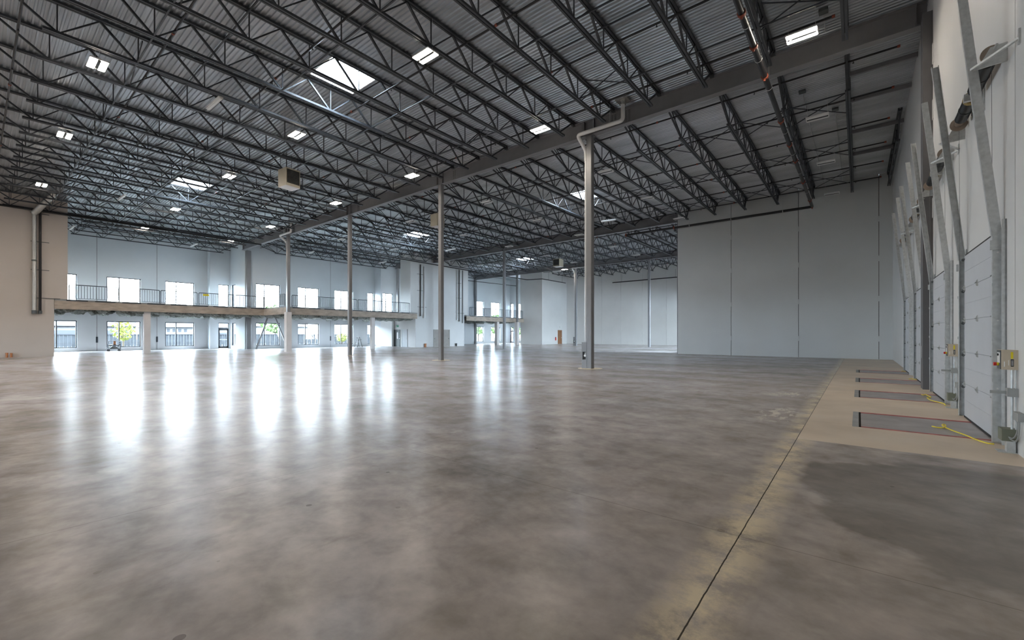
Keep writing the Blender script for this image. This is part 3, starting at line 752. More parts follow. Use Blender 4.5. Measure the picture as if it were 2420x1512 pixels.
blackpipe([(-29.5, YB - .5, 9.5), (XE - .4, YB - .5, 9.6)], .07, 'black pipe along the top of the far white wall', rods=[(x, YB - .5, 9.5) for x in (-28, -24, -20, -15)])
blackpipe([(-49.0, 38.8 + 5, 10.1), (-47.2, 60, 10.1)], .045, 'thin black pipe over the far balcony')

# ------------------------------------------------------------------ ceiling lamps
def make_lamp(lit):
    t = empty('ceiling_lamp')
    g = MB(); g.box(-.39, .39, -.23, .23, .015, .06); g.box(-.3, .3, -.05, .05, .06, .12); g.build('housing', M['white'], t)
    g = MB(); g.box(-.36, .36, -.04, .04, -.012, .014); g.build('spine', M['black'], t)
    for s in (-1, 1):
        g = MB(); g.box(-.37, .37, s * .13 - .08, s * .13 + .08, 0, .014); g.build('diffuser', M['lamp'] if lit else M['white'], t)
    g = MB()
    for s in (-1, 1): g.cyl((s * .34, 0, .06), (s * .34, 0, 1.12), .004, 5)
    g.build('hanging_wire', M['galv'], t)
    if lit: g = MB(); g.cyl((-.28, .0, -.02), (-.28, .0, .01), .03, 10); g.build('sensor', M['white'], t)
    return t
LX = [-1.33, -10.85, -19.65, -27.8, -38.1, -46.6]
LN = ['nearest the dock wall', 'second from the dock wall', 'third from the dock wall', 'fourth from the dock wall', 'fifth from the dock wall', 'over the balcony']
L_on = make_lamp(True); L_off = make_lamp(False); used = {True: False, False: False}
TB = {}
for c in bpy.data.objects:
    if c.parent in (L_on, L_off): TB.setdefault(c.parent.name, []).append(c)
def lamp(x, y, lit, lab):
    src = L_on if lit else L_off
    if used[lit]: t = copy_tree(src, None, TB)
    else: t = src; used[lit] = True
    t.location = (x, y, 10.5); tag(t, lab, 'lamp', 'warm lit twin-panel ceiling lamps' if lit else 'unlit twin-panel ceiling lamps', 'thing')
LITS = [(1, 1003, 128), (1, 703, 317), (1, 549, 415), (1, 425, 496), (1, 355, 538)]
for j, y in enumerate((-10.5, -4.0, 2.6)):  # both rows behind the viewpoint are added, unseen, to light the foreground
    for i, x in enumerate(LX[:5]):
      if i or y > 5: lamp(x, y, True, 'lit ceiling lamp %s, %s' % (LN[i], ['added unseen row, two behind viewpoint', 'added unseen row, one behind viewpoint', 'row nearest the viewpoint'][j]))
for i, x in list(enumerate(LX))[1:]: lamp(x, 9.1, True, 'warm lit ceiling lamp %s, middle row of the near bay' % LN[i])
for i, x in enumerate(LX): lamp(x, 15.5, True, 'warm lit ceiling lamp %s, row beside the near girder' % LN[i])
for j, y in enumerate((21.8, 27.8, 34.2)):
    for i, x in enumerate(LX[:5]): lamp(x, y, False, 'unlit white ceiling lamp %s, %s row behind the near girder' % (LN[i], ORD[j]))
for j, y in enumerate((41., 47.)):
    for i, x in enumerate(LX[2:5]): lamp(x, y, False, 'unlit white lamp of the third bay, %s row, %s from grey wall' % (ORD[j], ORD[i]))
p = on_z(1334, 637, 10.5); lamp(p.x, p.y, True, 'single warm lit ceiling lamp far back near the brown door')
def strip(pa, pb, z, lab, m_='white'):
    a, b = on_z(*pa, z), on_z(*pb, z); c = (a + b) / 2; t = empty('strip_light', c); tag(t, lab, 'lamp', 'long white unlit strip lights', 'thing')
    g = MB(); g.bar(a - c, b - c, .13, .09); g.build('housing', M['white'], t)
    g = MB(); g.bar((a - c) * .96 - Vector((0, 0, .055)), (b - c) * .96 - Vector((0, 0, .055)), .09, .03); g.build('diffuser', M['white'], t)
    g = MB()
    for q in (a, b): q = (q - c) * .8; g.cyl(q, q + Vector((0, 0, zd(c.x) - z)), .006, 5)
    g.build('hanging_wire', M['galv'], t)
strip((491, 256), (523, 229), 10.6, 'white strip light hanging left of the big skylight')
strip((1421, 523), (1456, 518), 10.4, 'bright white strip light right of the drain pipe column')
strip((280, 472), (296, 460), 10.4, 'small white strip light over the near balcony wall')
strip((165, 542), (176, 533), 10.3, 'small white strip light beside the beige stair block')
strip((451, 582), (466, 575), 10.3, 'small white strip light above the second upper window')
strip((730, 598), (742, 594), 10.3, 'small white strip light above the middle balcony')
strip((898, 620), (913, 618), 10.3, 'small white strip light at the right end of the middle balcony')
strip((1054, 592), (1077, 587), 10.3, 'white strip light right of the second grey column')
strip((1306, 642), (1325, 640), 10.2, 'white strip light beside the far lit lamp')

# ------------------------------------------------------------------ unit heaters
def heater(x, y, z, w, h, lab, rz=0.):
    t = empty('unit_heater', (x, y, z), rz); tag(t, lab, 'heater', 'cream unit heaters hung in the roof', 'thing'); a = w / 2
    g = MB(); g.box(-a, a, -a, a, 0, h); g.build('casing', M['cream'], t)
    g = MB(); g.box(a * -.88, a * .88, -a - .02, -a + .01, h * .16, h * .92); gr = g.build('grille', M['grille'], t)
    g = MB()
    for k in range(9): z_ = h * (.2 + k * .08); g.box(-a * .86, a * .86, -a - .05, -a - .02, z_, z_ + .02)
    for k in range(8): x_ = -a * .75 + k * a * .21; g.box(x_, x_ + .015, -a - .06, -a - .045, h * .55, h * .85)
    g.build('louvre', M['galvdark'], gr)
    g = MB(); g.add([(-a * .7, -a * .7, -.02), (a * .7, -a * .7, -.02), (a * .7, a * .7, -.02), (-a * .7, a * .7, -.02), (-a, -a, 0), (a, -a, 0), (a, a, 0), (-a, a, 0)], [(0, 3, 2, 1), (0, 1, 5, 4), (1, 2, 6, 5), (2, 3, 7, 6), (3, 0, 4, 7)]); g.build('bottom_pan', M['white'], t)
    for i in (-1, 1):
        for j in (-1, 1): g = MB(); g.cyl((i * a * .8, j * a * .8, h), (i * a * .8, j * a * .8, 11.5 - z), .01, 6); g.build('hanger_rod', M['black'], t)
heater(-24.2, 10.8, 9.55, .78, .95, 'cream unit heater with dark grille above the near bay', math.pi / 2 + .1)
heater(-24.4, 21.6, 9.55, .72, .9, 'cream unit heater just left of the second column', math.pi)
heater(-27.9, 43.6, 9.6, .9, .9, 'cream unit heater near the far lit lamp')

# roof conduits near the dock wall
def conduit(px, py, lab, y1=35.4, d=(.02)):
    p = on_z(px, py, 11.6); t = empty('roof_conduit', p); tag(t, lab, 'conduit', 'thin grey roof conduits', 'thing')
    g = MB(); g.cyl((0, 0, -.03), (0, y1 - p.y, -.03), .016, 8); g.build('conduit_run', M['galv'], t)
    g = MB(); g.box(-.12, .12, -.12, .12, -.05, .03); g.build('junction_box', M['galvdark'], t)
conduit(1896, 216, 'thin roof conduit starting at a grey box left of the first dock-side joist')
conduit(1974, 258, 'thin roof conduit starting at a grey box right beside the first dock-side joist')
conduit(1946, 26, 'roof conduit with a grey box above the lamp nearest the dock wall', 17.6)

# ------------------------------------------------------------------ balconies
def bumpy(mb, x0, x1, y0, y1, z0, z1, n=14, k=4, amp=.12):
    """an irregular lumpy slab of insulation"""
    vs = []; 
    for i in range(n + 1):
        for j in range(k + 1):
            x = x0 + (x1 - x0) * i / n; y = y0 + (y1 - y0) * j / k; e = 1 if 0 < j < k else .25
            vs.append((x, y, z0 + amp * 1.6 * noise.noise((x * 1.3, y * 2.1, 3.1)) * e + (0 if e == 1 else (z1 - z0) * .6)))
    b = len(vs)
    for i in range(n + 1):
        for j in range(k + 1): vs.append((x0 + (x1 - x0) * i / n, y0 + (y1 - y0) * j / k, z1))
    fs = []
    for i in range(n):
        for j in range(k):
            a = i * (k + 1) + j; fs += [(a, a + 1, a + k + 2, a + k + 1), (b + a, b + a + k + 1, b + a + k + 2, b + a + 1)]
    for i in range(n): 
        for j in (0, k): a = i * (k + 1) + j; fs.append((a, a + k + 1, b + a + k + 1, b + a))
    for j in range(k): 
        for i in (0, n): a = i * (k + 1) + j; fs.append((a, a + 1, b + a + 1, b + a))
    mb.add(vs, fs, True)
def balcony(x0, x1, y0, y1, lab, beams, lumps):
    t = empty('balcony', (0, 0, 0)); tag(t, lab, 'balcony', kind='thing')
    g = MB(); g.box(x0, x1 - .04, y0, y1, 4.02, 4.17); g.build('floor_slab', M['slab'], t)
    for b in beams: g = MB(); g.box(*b, 3.44, 4.04); g.build('edge_beam', M['fascia'], t)
    for b in beams:
        g = MB(); cx = b[1] + .012 if abs(b[1] - b[0]) < .5 else None
        if cx: 
            y = b[2] + .6
            while y < b[3] - 1.2: g.box(cx - .01, cx + .01, y, y + 1.15, 4.05, 4.13); y += 1.55
            g.build('edge_plate', M['rail'], t)
    g = MB(); y = y0 + .4
    while y < y1: g.box(x0 + .05, x1 - .1, y, y + .08, 3.62, 4.02); y += .8
    g.build('floor_joist', M['galvdark'], t)
    g = MB(); random.seed(int(y0))
    y = y0 + .5
    while y < y1 - .6:
        a = x0 + .5
        while a < x1 - 1.0:
            l = random.uniform(1.2, 2.2)
            if random.random() < lumps: bumpy(g, a, min(a + l, x1 - .25), y, y + .75, random.uniform(3.26, 3.4), 3.66, 8)
            a += l + .15
        y += 1.0
    o = g.build('insulation', M['insul'], t); tag(o, 'mottled grey-green insulation', kind='stuff')
    return t
balcony(XA + .01, XCORE1 + .05, YC1L + .02, YJ - .02, 'near balcony with brown board edge beam, left part of the picture', [(XCORE1 - .1, XCORE1 + .05, YC1L + .01, 18.02), (XCORE1 - .1, COLX[3] - .25, 17.9, 18.05)], .8)
balcony(XB + .01, XCORE2 + .45, 18.25, 33.55, 'middle balcony with brown board edge beam, ending at the white stair block', [(XCORE2 + .3, XCORE2 + .45, 18.2, 33.5)], .7)
balcony(XC + .01, XCORE2 + .4, YC2b + .05, YS3 - .02, 'small far balcony between the two white stair blocks', [(XCORE2 + .25, XCORE2 + .4, YC2b + .05, YS3)], .6)
def post(x, y, w, lab, h=3.42):
    t = empty('clad_post', (x, y, 0)); tag(t, lab, 'post', 'white clad posts under the balconies', 'thing')
    g = MB(); a = w / 2; g.box(-a, a, -a, a, 0, h); g.build('cladding', M['clad'], t)
    g = MB(); g.box(-a - .02, a + .02, -a - .02, a + .02, 0, .02); g.build('base_trim', M['clad'], t)
post(-46.0, 9.05, .42, 'white clad post under the near balcony, right of the cart')
post(COLX[3], Y1 - .03, .46, 'tall white clad post at the balcony corner below a grey column', 3.6)
post(XCORE2 + .15, 27.55, .38, 'slim white clad post right of the step ladder')
post(-41.8, 48.6, .5, 'left white clad post under the far balcony')
post(COLX[3] - .1, Y3 + .1, .5, 'right white clad post under the far balcony')
# slanted brace pair
t = empty('slanted_brace', (XB + .6, 20.6, 0)); tag(t, 'pair of slanted grey steel braces forming an inverted V before the window', 'brace', kind='thing')
for y in (-1.55, 1.75): g = MB(); g.bar((0, y, 0), (0, (-.35 if y < 0 else .35), 3.55), .13, .13, up=(1, 0, 0)); g.build('brace_leg', M['column'], t)
g = MB(); g.box(-.08, .08, -.55, .55, 3.4, 3.62); g.build('top_plate', M['column'], t)

BAL = MB(); BAL.box(-.013, .013, -.013, .013, 0, .93); BALM = None
def railing(x0, y0, x1, y1, lab, posts=2.3, name='balcony_railing', tagc=False, grp='grey balcony railings'):
    global BALM
    L_ = math.hypot(x1 - x0, y1 - y0); t = empty(name, (x0, y0, 4.17), math.atan2(y1 - y0, x1 - x0)); tag(t, lab, 'railing', grp, 'thing')
    r = .03
    g = MB(); g.tube(bend([(0, 0, 0), (0, 0, 1.1), (L_, 0, 1.1), (L_, 0, 0)], .09, 4), r, 8); g.build('top_rail', M['rail'], t)
    g = MB(); g.bar((0, 0, .1), (L_, 0, .1), .03); g.build('bottom_rail', M['rail'], t)
    n = max(1, round(L_ / posts))
    for i in range(1, n): g = MB(); g.cyl((L_ * i / n, 0, 0), (L_ * i / n, 0, 1.08), .02, 8); g.build('rail_post', M['rail'], t)
    k = int(L_ / .16)
    for i in range(1, k):
        if BALM is None: o = BAL.build('baluster', M['rail'], t); BALM = o.data
        else: o = bpy.data.objects.new('baluster', BALM); COL.objects.link(o); o.parent = t
        o.location = (L_ * i / k, 0, .12)
    if tagc: g = MB(); g.box(.3, .75, -.04, -.03, .85, 1.02); g.build('yellow_tag', M['yellow'], t)
RX = XCORE1 - .12
yy = [on_x(p, RX) for p in (163.6, 377, 380, 421, 425, 466, 470, 623)]
railing(RX, yy[0], RX, yy[1], 'grey railing of the near balcony, left of its gates')
railing(RX, yy[2], RX, yy[3], 'left swing gate in the near balcony railing', 9, 'railing_gate', grp='gates in the balcony railings')
railing(RX, yy[4], RX, yy[5], 'right swing gate in the near balcony railing', 9, 'railing_gate', grp='gates in the balcony railings')
railing(RX, yy[6], RX, yy[7], 'grey railing of the near balcony, right of its gates, with yellow tag', tagc=True)
railing(XCORE1 + .1, 17.9, COLX[3] - .45, 17.9, 'short railing on the balcony step facing the viewer')
RX = XCORE2 + .3
yy = [on_x(p, RX) for p in (690, 815, 820, 843, 846, 872, 876, 968)]
railing(RX, max(yy[0], 18.3), RX, yy[1], 'grey railing of the middle balcony, left of its gates')
railing(RX, yy[2], RX, yy[3], 'left swing gate in the middle balcony railing', 9, 'railing_gate', grp='gates in the balcony railings')
railing(RX, yy[4], RX, yy[5], 'right swing gate in the middle balcony railing', 9, 'railing_gate', grp='gates in the balcony railings')
railing(RX, yy[6], RX, yy[7], 'grey railing of the middle balcony, right of its gates')
railing(XCORE2 + .25, YC2bu + .05, XCORE2 + .25, YS3 - .1, 'grey railing of the far balcony', 3.2)

# ------------------------------------------------------------------ pipes on the stair blocks
def standpipe(x, y, z0, z1, lab, r=.055, m_='black', struts=True, foot=True):
    t = empty('standpipe', (x, y, z0)); tag(t, lab, 'pipe', 'upright pipes on the stair blocks', 'thing'); H = z1 - z0
    g = MB(); g.cyl((.14, 0, 0), (.14, 0, H), r, 12); g.build('pipe_run', M[m_], t)
    if struts:
        k = 0; z = 1.0
        while z < H:
            g = MB(); g.box(.02, .06, -.45 if k else -.4, .45 if k else 1.0, z, z + .04); g.build('strut', M['galvdark'], t); z += 2.0; k += 1
    if foot: g = MB(); g.cyl((.14, 0, -.1), (.14, 0, .12), r * 1.4, 12); g.build('end_fitting', M['galv'] if m_ != 'black' else M['galvdark'], t)
Yd = on_x(81, XCORE1 + .15); t = empty('foil_duct', (XCORE1 + .17, Yd, 0)); tag(t, 'silver foil duct rising up the beige stair block to the roof', 'duct', kind='thing')
g = MB(); n = 60; pts = [(0, 0, 3.25 + 6.9 * i / n) for i in range(n + 1)]; g.tube(pts, [.11 + (.012 if i % 2 else 0) for i in range(n + 1)], 12); g.build('duct_run', M['foil'], t)
g = MB(); n = 12; pts = [(0.0 + 1.6 * i / n, .9 * i / n, 10.15 + 1.35 * i / n) for i in range(n + 1)]; g.tube(pts, [.19 + (.015 if i % 2 else 0) for i in range(n + 1)], 14); g.build('upper_sleeve', M['foil'], t)
g = MB(); g.cyl((0, 0, 3.05), (0, 0, 3.28), .14); g.cyl((0, 0, 6.75), (0, 0, 6.85), .135); g.build('band', M['galvdark'], t)
standpipe(XCORE1, on_x(95, XCORE1 + .15), 3.15, 10.3, 'black standpipe with short cross struts beside the foil duct', .07)
standpipe(XCORE2, on_x(994, XCORE2 + .14), 3.9, 10.1, 'left black standpipe on the middle stair block', .06)
standpipe(XCORE2, on_x(1003, XCORE2 + .14), 3.7, 9.9, 'pale conduit beside the left black standpipe of the middle stair block', .07, 'pvc', False)
standpipe(XCORE2, on_x(1080.5, XCORE2 + .14), 3.6, 10.1, 'pale conduit left of the right standpipe pair', .06, 'pvc', False)
standpipe(XCORE2, on_x(1085.5, XCORE2 + .14), 3.4, 10.2, 'right black standpipe on the middle stair block with struts', .06)
standpipe(XCORE2, on_x(1093.5, XCORE2 + .14), 3.2, 10.2, 'thin black pipe at the right edge of the middle stair block', .045, 'black', False)
def stub(px, X, r, h, m_, lab, off=.15, dbl=False):
    t = empty('pipe_stub', (X + off, on_x(px, X + off), 0)); tag(t, lab, 'pipe', kind='thing')
    g = MB(); g.cyl((0, 0, 0), (0, 0, h), r, 12); g.cyl((0, 0, h - .06), (0, 0, h + .02), r * 1.2, 12); g.build('pipe_body', M[m_], t)
    if dbl: g = MB(); g.cyl((0, .2, 0), (0, .2, h), r, 12); g.build('pipe_body', M[m_], t)
stub(16, XCORE1, .06, .3, 'copper', 'pair of orange pipe stubs at the foot of the beige stair block', dbl=True)
stub(1005.5, XCORE2, .12, .42, 'copper', 'brownish orange pipe stub at the middle stair block, left of its doors')
stub(1078.5, XCORE2, .1, .35, 'black', 'dark pipe stub at the middle stair block, right of its doors')

# ------------------------------------------------------------------ small things on the floor
def wheel(mb, c, r=.06): mb.cyl((c[0] - .018, c[1], c[2]), (c[0] + .018, c[1], c[2]), r, 12)
t = empty('hand_cart', (-54.7, 8.35, 0), .05); tag(t, 'small wheeled hand cart with hoop handle under the near balcony', 'cart', kind='thing')
g = MB(); g.box(-.3, .3, -.45, .45, .22, .27); g.build('platform', M['rail'], t)
for y in (-.42, .42): g = MB(); g.tube(bend([(-.25, y, .25), (-.25, y, .95), (.25, y, .95), (.25, y, .25)], .12, 4), .018, 8); g.build('handle', M['frame'], t)
g = MB(); g.tube(bend([(.28, -.42, .25), (.28, -.42, .95), (.28, .42, .95), (.28, .42, .25)], .14, 4), .018, 8); g.build('handle', M['frame'], t)
g = MB(); g.box(-.28, .28, -.4, .4, .52, .62); g.build('tray', M['frame'], t)
for x in (-.24, .24):
    for y in (-.38, .38): g = MB(); wheel(g, (x, y, .07), .07); g.cbox((x, y, .17), (.03, .05, .1)); g.build('wheel', M['tyre'], t)
g = MB(); g.add([(-.2, -.3, .27), (.2, -.3, .27), (.2, .3, .27), (-.2, .3, .27), (-.1, -.12, .47), (.1, -.12, .47), (.1, .12, .47), (-.1, .12, .47)], [(0, 1, 5, 4), (1, 2, 6, 5), (2, 3, 7, 6), (3, 0, 4, 7), (4, 5, 6, 7), (0, 3, 2, 1)])
o = g.build('metal_bin', M['alu']); o.parent = None; o.location = (-54.7, 8.35, 0); tag(o, 'pale metal bin lying on the hand cart', 'bin', kind='thing')
g = MB(); g.cyl((0, 0, .62), (0, 0, .98), .09); o = g.build('orange_canister', M['orangeb']); o.location = (-54.66, 8.4, 0); tag(o, 'orange canister standing on the cart tray', 'canister', kind='thing')
t = empty('step_ladder', (-47.5, 29.4, 0), .3); tag(t, 'open aluminium step ladder standing under the middle balcony', 'ladder', kind='thing')
for s in (-1, 1):
    g = MB(); g.bar((s * .24, -.42, 0), (s * .16, -.04, 1.25), .03, .06); g.build('front_rail', M['galvdark'], t)
    g = MB(); g.bar((s * .22, .42, 0), (s * .15, .04, 1.22), .03, .04); g.build('rear_rail', M['galvdark'], t)
for k in range(4): z = .25 + k * .25; y = -.42 + .38 * z / 1.25; g = MB(); g.box(-.22 + .015 * k, .22 - .015 * k, y - .04, y + .04, z, z + .025); g.build('step', M['alu'], t)
g = MB(); g.box(-.17, .17, -.08, .08, 1.22, 1.27); g.build('top_cap', M['white'], t)
g = MB(); g.box(-.2, .2, .1, .36, .92, .95); g.build('tool_tray', M['rail'], t)
# exit sign: running figure on green
ex = on_y(938.3, YB_ + .4); t = empty('exit_sign', (ex, YB_ + .4, 2.5)); tag(t, 'green exit sign with white running figure above the dark grey door', 'sign', kind='thing')
g = MB(); g.box(-.24, .24, -.04, .04, 0, .26); g.build('sign_body', M['signgreen'], t)
g = MB(); y = -.05
g.box(-.16, -.07, y, y + .01, .03, .23)
g.add([(.10 + .03 * math.cos(a), y, .205 + .025 * math.sin(a)) for a in [k * math.pi / 5 for k in range(10)]], [tuple(range(10))])
for a, b, w in (((.08, .17), (.05, .10), .035), ((.05, .10), (.10, .06), .02), ((.10, .06), (.10, .02), .02), ((.05, .10), (.0, .05), .02), ((.0, .05), (-.04, .05), .02), ((.08, .17), (.14, .12), .018), ((.07, .16), (.01, .13), .018)):
    g.bar((a[0], y, a[1]), (b[0], y, b[1]), .01, w)
g.build('running_figure', M['white'], t)
# extinguisher and alarms by the brown door
ye = on_x(1313.5, XCORE3 + .12); t = empty('fire_extinguisher', (XCORE3 + .12, ye, .6)); tag(t, 'red fire extinguisher hung left of the brown door', 'extinguisher', kind='thing')
g = MB(); g.tube([(0, 0, 0), (0, 0, .42), (0, 0, .5)], [.09, .09, .03], 12); g.build('cylinder_body', M['red'], t)
g = MB(); g.box(-.02, .02, -.1, .06, .5, .56); g.tube(smooth_path([(0, -.05, .54), (.02, -.16, .45), (.02, -.13, .2)]), .014, 6); g.build('valve_and_hose', M['tyre'], t)
t = empty('alarm_bell', (XCORE3 + .03, on_x(1324, XCORE3), 2.75)); tag(t, 'small white alarm above the brown door', 'alarm', kind='thing')
g = MB(); g.box(-.03, .05, -.13, .13, -.1, .1); g.build('housing', M['white'], t)

# ------------------------------------------------------------------ dock levelers and ropes
def leveler(y0, y1, lab):
    t = empty('dock_leveler', (0, (y0 + y1) / 2, 0)); tag(t, lab, 'leveler', 'grey steel dock plates let into the floor', 'thing'); h = (y1 - y0) / 2
    g = MB(); g.box(.03, PX1 - .01, -h + .085, h - .085, -.03, -.006); g.build('deck_plate', M['plate'], t)
    for s in (-1, 1): g = MB(); g.box(.03, PX1 - .01, s * (h - .085), s * (h - .002), -.05, .003); g.build('side_guard', M['redsafe'], t)
    g = MB(); g.box(0.002, .028, -h + .002, h - .002, -.06, -.04); g.box(.002, PX1 - .02, -h + .002, h - .002, -.08, -.065); g.build('pit_liner', M['seam'], t)
    g = MB(); g.box(-.09, -.002, -h, h, -.01, .0015); g.build('frame_angle', M['slab'], t)
for i, (a, b) in enumerate(PITS): leveler(a, b, ['nearest grey dock plate with red edges, before the first overhead door', 'second dock plate with red edges, before the second overhead door', 'third dock plate, beyond the wall column', 'farthest dock plate, before the fourth overhead door'][i])
def rope(pts, lab, z=.02):
    t = [on_z(px, py, z) for px, py in pts]; o = Vector(t[0]); e = empty('pull_rope', o); tag(e, lab, 'rope', 'yellow pull ropes lying on the dock plates', 'thing')
    g = MB(); g.tube([p - o for p in smooth_path(t, 3)], .011, 8); g.build('rope_line', M['rope'], e)
    return e
e = rope([(2203, 1007), (2215, 1010), (2231, 1011), (2236, 1005), (2230, 1002), (2226, 1004), (2232, 1009), (2246, 1015), (2262, 1021), (2288, 1030), (2300, 1036), (2322, 1044), (2338, 1048), (2349, 1049)], 'yellow pull rope with knotted loop on the nearest dock plate')
e = rope([(2178, 932), (2183, 934), (2186, 931), (2190, 933), (2201, 938), (2198, 940), (2191, 938), (2192, 941), (2200, 946), (2218, 950), (2231, 953), (2234, 957)], 'yellow pull rope curled on the second dock plate')
e = rope([(2148, 895), (2156, 894.5), (2163, 896.5), (2170, 896)], 'short yellow rope at the third dock plate')
e = rope([(2131, 877), (2135, 876), (2140, 878.5)], 'short yellow rope at the fourth dock plate')

# ------------------------------------------------------------------ overhead dock doors (local x = 0 at the wall, y = 0 at the near door edge)
def cchan(mb, p, q, w, d, s, th=.008):
    """channel between p and q: web at the -y side (s=1) or +y side (s=-1), w along x, lips d along y"""
    p, q = Vector(p), Vector(q)
    for ox, oy, bw, bd in ((0, 0, w, th), (-w / 2, s * d / 2, th, d), (w / 2, s * d / 2, th, d)):
        v = []
        for e in (p, q):
            for a, b in ((-1, -1), (1, -1), (1, 1), (-1, 1)): v.append((e.x + ox + a * bw / 2, e.y + oy + b * bd / 2, e.z))
        mb.add(v, [(0, 1, 5, 4), (1, 2, 6, 5), (2, 3, 7, 6), (3, 0, 4, 7), (0, 3, 2, 1), (4, 5, 6, 7)])
DW, DH = 2.40, 3.10
def dock_door():
    t = empty('dock_door_assembly')
    for k in range(5):
        z0 = .03 + k * .615; z1 = z0 + .612; g = MB()
        prof = []; n = 2     # ribbed section face toward the room
        for i in range(n):
            za = z0 + (z1 - z0) * i / n; zb = z0 + (z1 - z0) * (i + 1) / n
            g.box(-.065 + (0 if i % 3 else .0), -.02, 0.02, DW - .02, za + .003, zb - .002)
        g.box(-.06, -.022, 0.02, DW - .02, z0, z1)
        sec = g.build('door_section', M['doorw'], t)
        if k < 4:
            for yy_ in (DW / 2, .07, DW - .07):
                g = MB(); w = .055
                g.add([(-.067, yy_ - w, z1 - .055), (-.067, yy_ + w, z1 - .055), (-.067, yy_, z1 + .06), (-.085, yy_ - w * .5, z1 - .035), (-.085, yy_ + w * .5, z1 - .035), (-.085, yy_, z1 + .03)],
                      [(0, 2, 1), (3, 4, 5), (0, 1, 4, 3), (1, 2, 5, 4), (2, 0, 3, 5)])
                g.cyl((-.09, yy_ - .03, z1), (-.09, yy_ + .03, z1), .011, 8); g.build('hinge', M['boxgrey'], sec)
        for yy_ in (-.05, DW + .05):
            g = MB(); g.cyl((-.075, yy_ - .02, z0 + .55), (-.075, yy_ + .02, z0 + .55), .027, 12); g.cyl((-.075, yy_ - .02, z0 + .55), (-.075, .1 if yy_ < 0 else DW - .1, z0 + .55), .008, 6); g.build('roller', M['galvdark'], sec)
    g = MB(); g.box(-.07, -.01, 0, DW, 0, .03); g.build('bottom_seal', M['tyre'], t)
    g = MB(); g.box(-.055, 0, 0, DW, DH + .005, DH + .035); g.build('top_seal', M['tyre'], t)
    for y, s in ((-.20, 1), (DW + .20, -1)):
        g = MB(); cchan(g, (-.068, y, .0), (-.068, y, DH - .05), .1, .07, s); v = g.build('vertical_track', M['galv'], t)
        h = MB()
        for k in range(3): h.cyl((-.068, y - s * .012, .8 + k), (-.068, y - s * .004, .8 + k), .012, 8)
        h.build('track_bolt', M['white'], v)
        g = MB(); cchan(g, (-.075, y, DH - .05), (-.46, y, 7.0), .1, .07, s); g.build('inclined_track', M['galv'], t)
        g = MB(); g.box(-.02, 0, y - s * .12, y + s * .03, 0, DH + .16); g.box(-.05, 0, y - s * .12, y - s * .112, 0, DH + .16); g.build('jamb_angle', M['galv'], t)
        g = MB(); g.box(-.15, -.005, y - s * .022, y - s * .006, DH - .26, DH - .12); pl = g.build('splice_plate', M['galv'], t)
        h = MB()
        for dx in (-.12, -.08): 
            for dz in (-.22, -.17): h.cyl((dx, y - s * .03, DH + dz), (dx, y - s * .02, DH + dz), .008, 6)
        h.build('bolt', M['galv'], pl)
        for z in (.9, 1.5, 2.3): g = MB(); g.box(-.13, -.005, y - s * .02, y - s * .008, z, z + .05); g.build('track_bracket', M['galv'], t)
    ZS, XS = 5.72, -.128
    g = MB(); g.cyl((XS, -.5, ZS), (XS, DW + .5, ZS), .016, 10); g.build('shaft', M['galv'], t)
    for a, b in ((.02, 1.0), (1.35, 2.25)):
        g = MB(); n = 30; g.tube([(XS, a + (b - a) * i / n, ZS) for i in range(n + 1)], [.088 + (.007 if i % 2 else 0) for i in range(n + 1)], 16); sp = g.build('torsion_spring', M['spring'], t)
        h = MB(); m_ = (a + b) / 2; h.cyl((XS, m_ - .008, ZS), (XS, m_ + .008, ZS), .099, 16); h.build('spring_ring', M['galvdark'], sp)
    g = MB(); g.cyl((XS, 1.26, ZS), (XS, 1.36, ZS), .104, 16); g.build('winding_cone', M['brass'], t)
    for y in (-.22, DW + .12):
        g = MB(); g.cyl((XS, y - .015, ZS), (XS, y + .015, ZS), .126, 26); g.cyl((XS, y + (.02 if y < 0 else -.1), ZS), (XS, y + (.1 if y < 0 else -.02), ZS), .06, 14); g.build('cable_drum', M['drum'], t)
    for y, s in ((-.36, -1), (DW + .42, 1)):
        g = MB()
        g.add([(-.30, y, ZS - .22), (0, y, ZS - .2), (0, y, ZS + .06), (-.17, y, ZS + .04), (-.30, y + s * .006, ZS - .22), (0, y + s * .006, ZS - .2), (0, y + s * .006, ZS + .06), (-.17, y + s * .006, ZS + .04)],
              [(0, 1, 2, 3), (7, 6, 5, 4), (0, 4, 5, 1), (1, 5, 6, 2), (2, 6, 7, 3), (3, 7, 4, 0)])
        g.bar((-.36, y, ZS - .22), (0, y, ZS - .2), .03, .03); g.bar((-.36, y, ZS - .21), (0, y + s * .62, ZS - .21), .035, .03)
        g.box(-.02, 0, y + s * .60, y + s * .65, ZS - .3, ZS - .1)
        g.build('end_bracket', M['galv'], t)
    g = MB(); g.box(-.24, 0, 1.12, 1.2, ZS - .1, ZS + .02); g.box(-.02, 0, 1.05, 1.27, ZS - .35, ZS + .1); g.build('centre_bracket', M['galv'], t)
    for y in (-.13, DW + .13): g = MB(); g.cyl((-.10, y, .3), (-.12, y, ZS - .05), .0025, 5); g.build('lift_cable', M['galvdark'], t)
    return t
D = dock_door(); TBD = {}
for c in bpy.data.objects:
    if c.parent: TBD.setdefault(c.parent.name, []).append(c)
DL = ['nearest overhead dock door, light grey sections, with leaning tracks', 'second overhead dock door, light grey, before the wall column', 'third overhead dock door, half hidden by the wall column', 'farthest overhead dock door, next to the grey precast wall']
for i, y in enumerate((9.61, 14.1, 18.6, 23.1)):
    t = D if i == 0 else copy_tree(D, None, TBD)
    t.location = (XW, y, 0); tag(t, DL[i], 'dock door', 'overhead doors in the dock wall', 'thing')

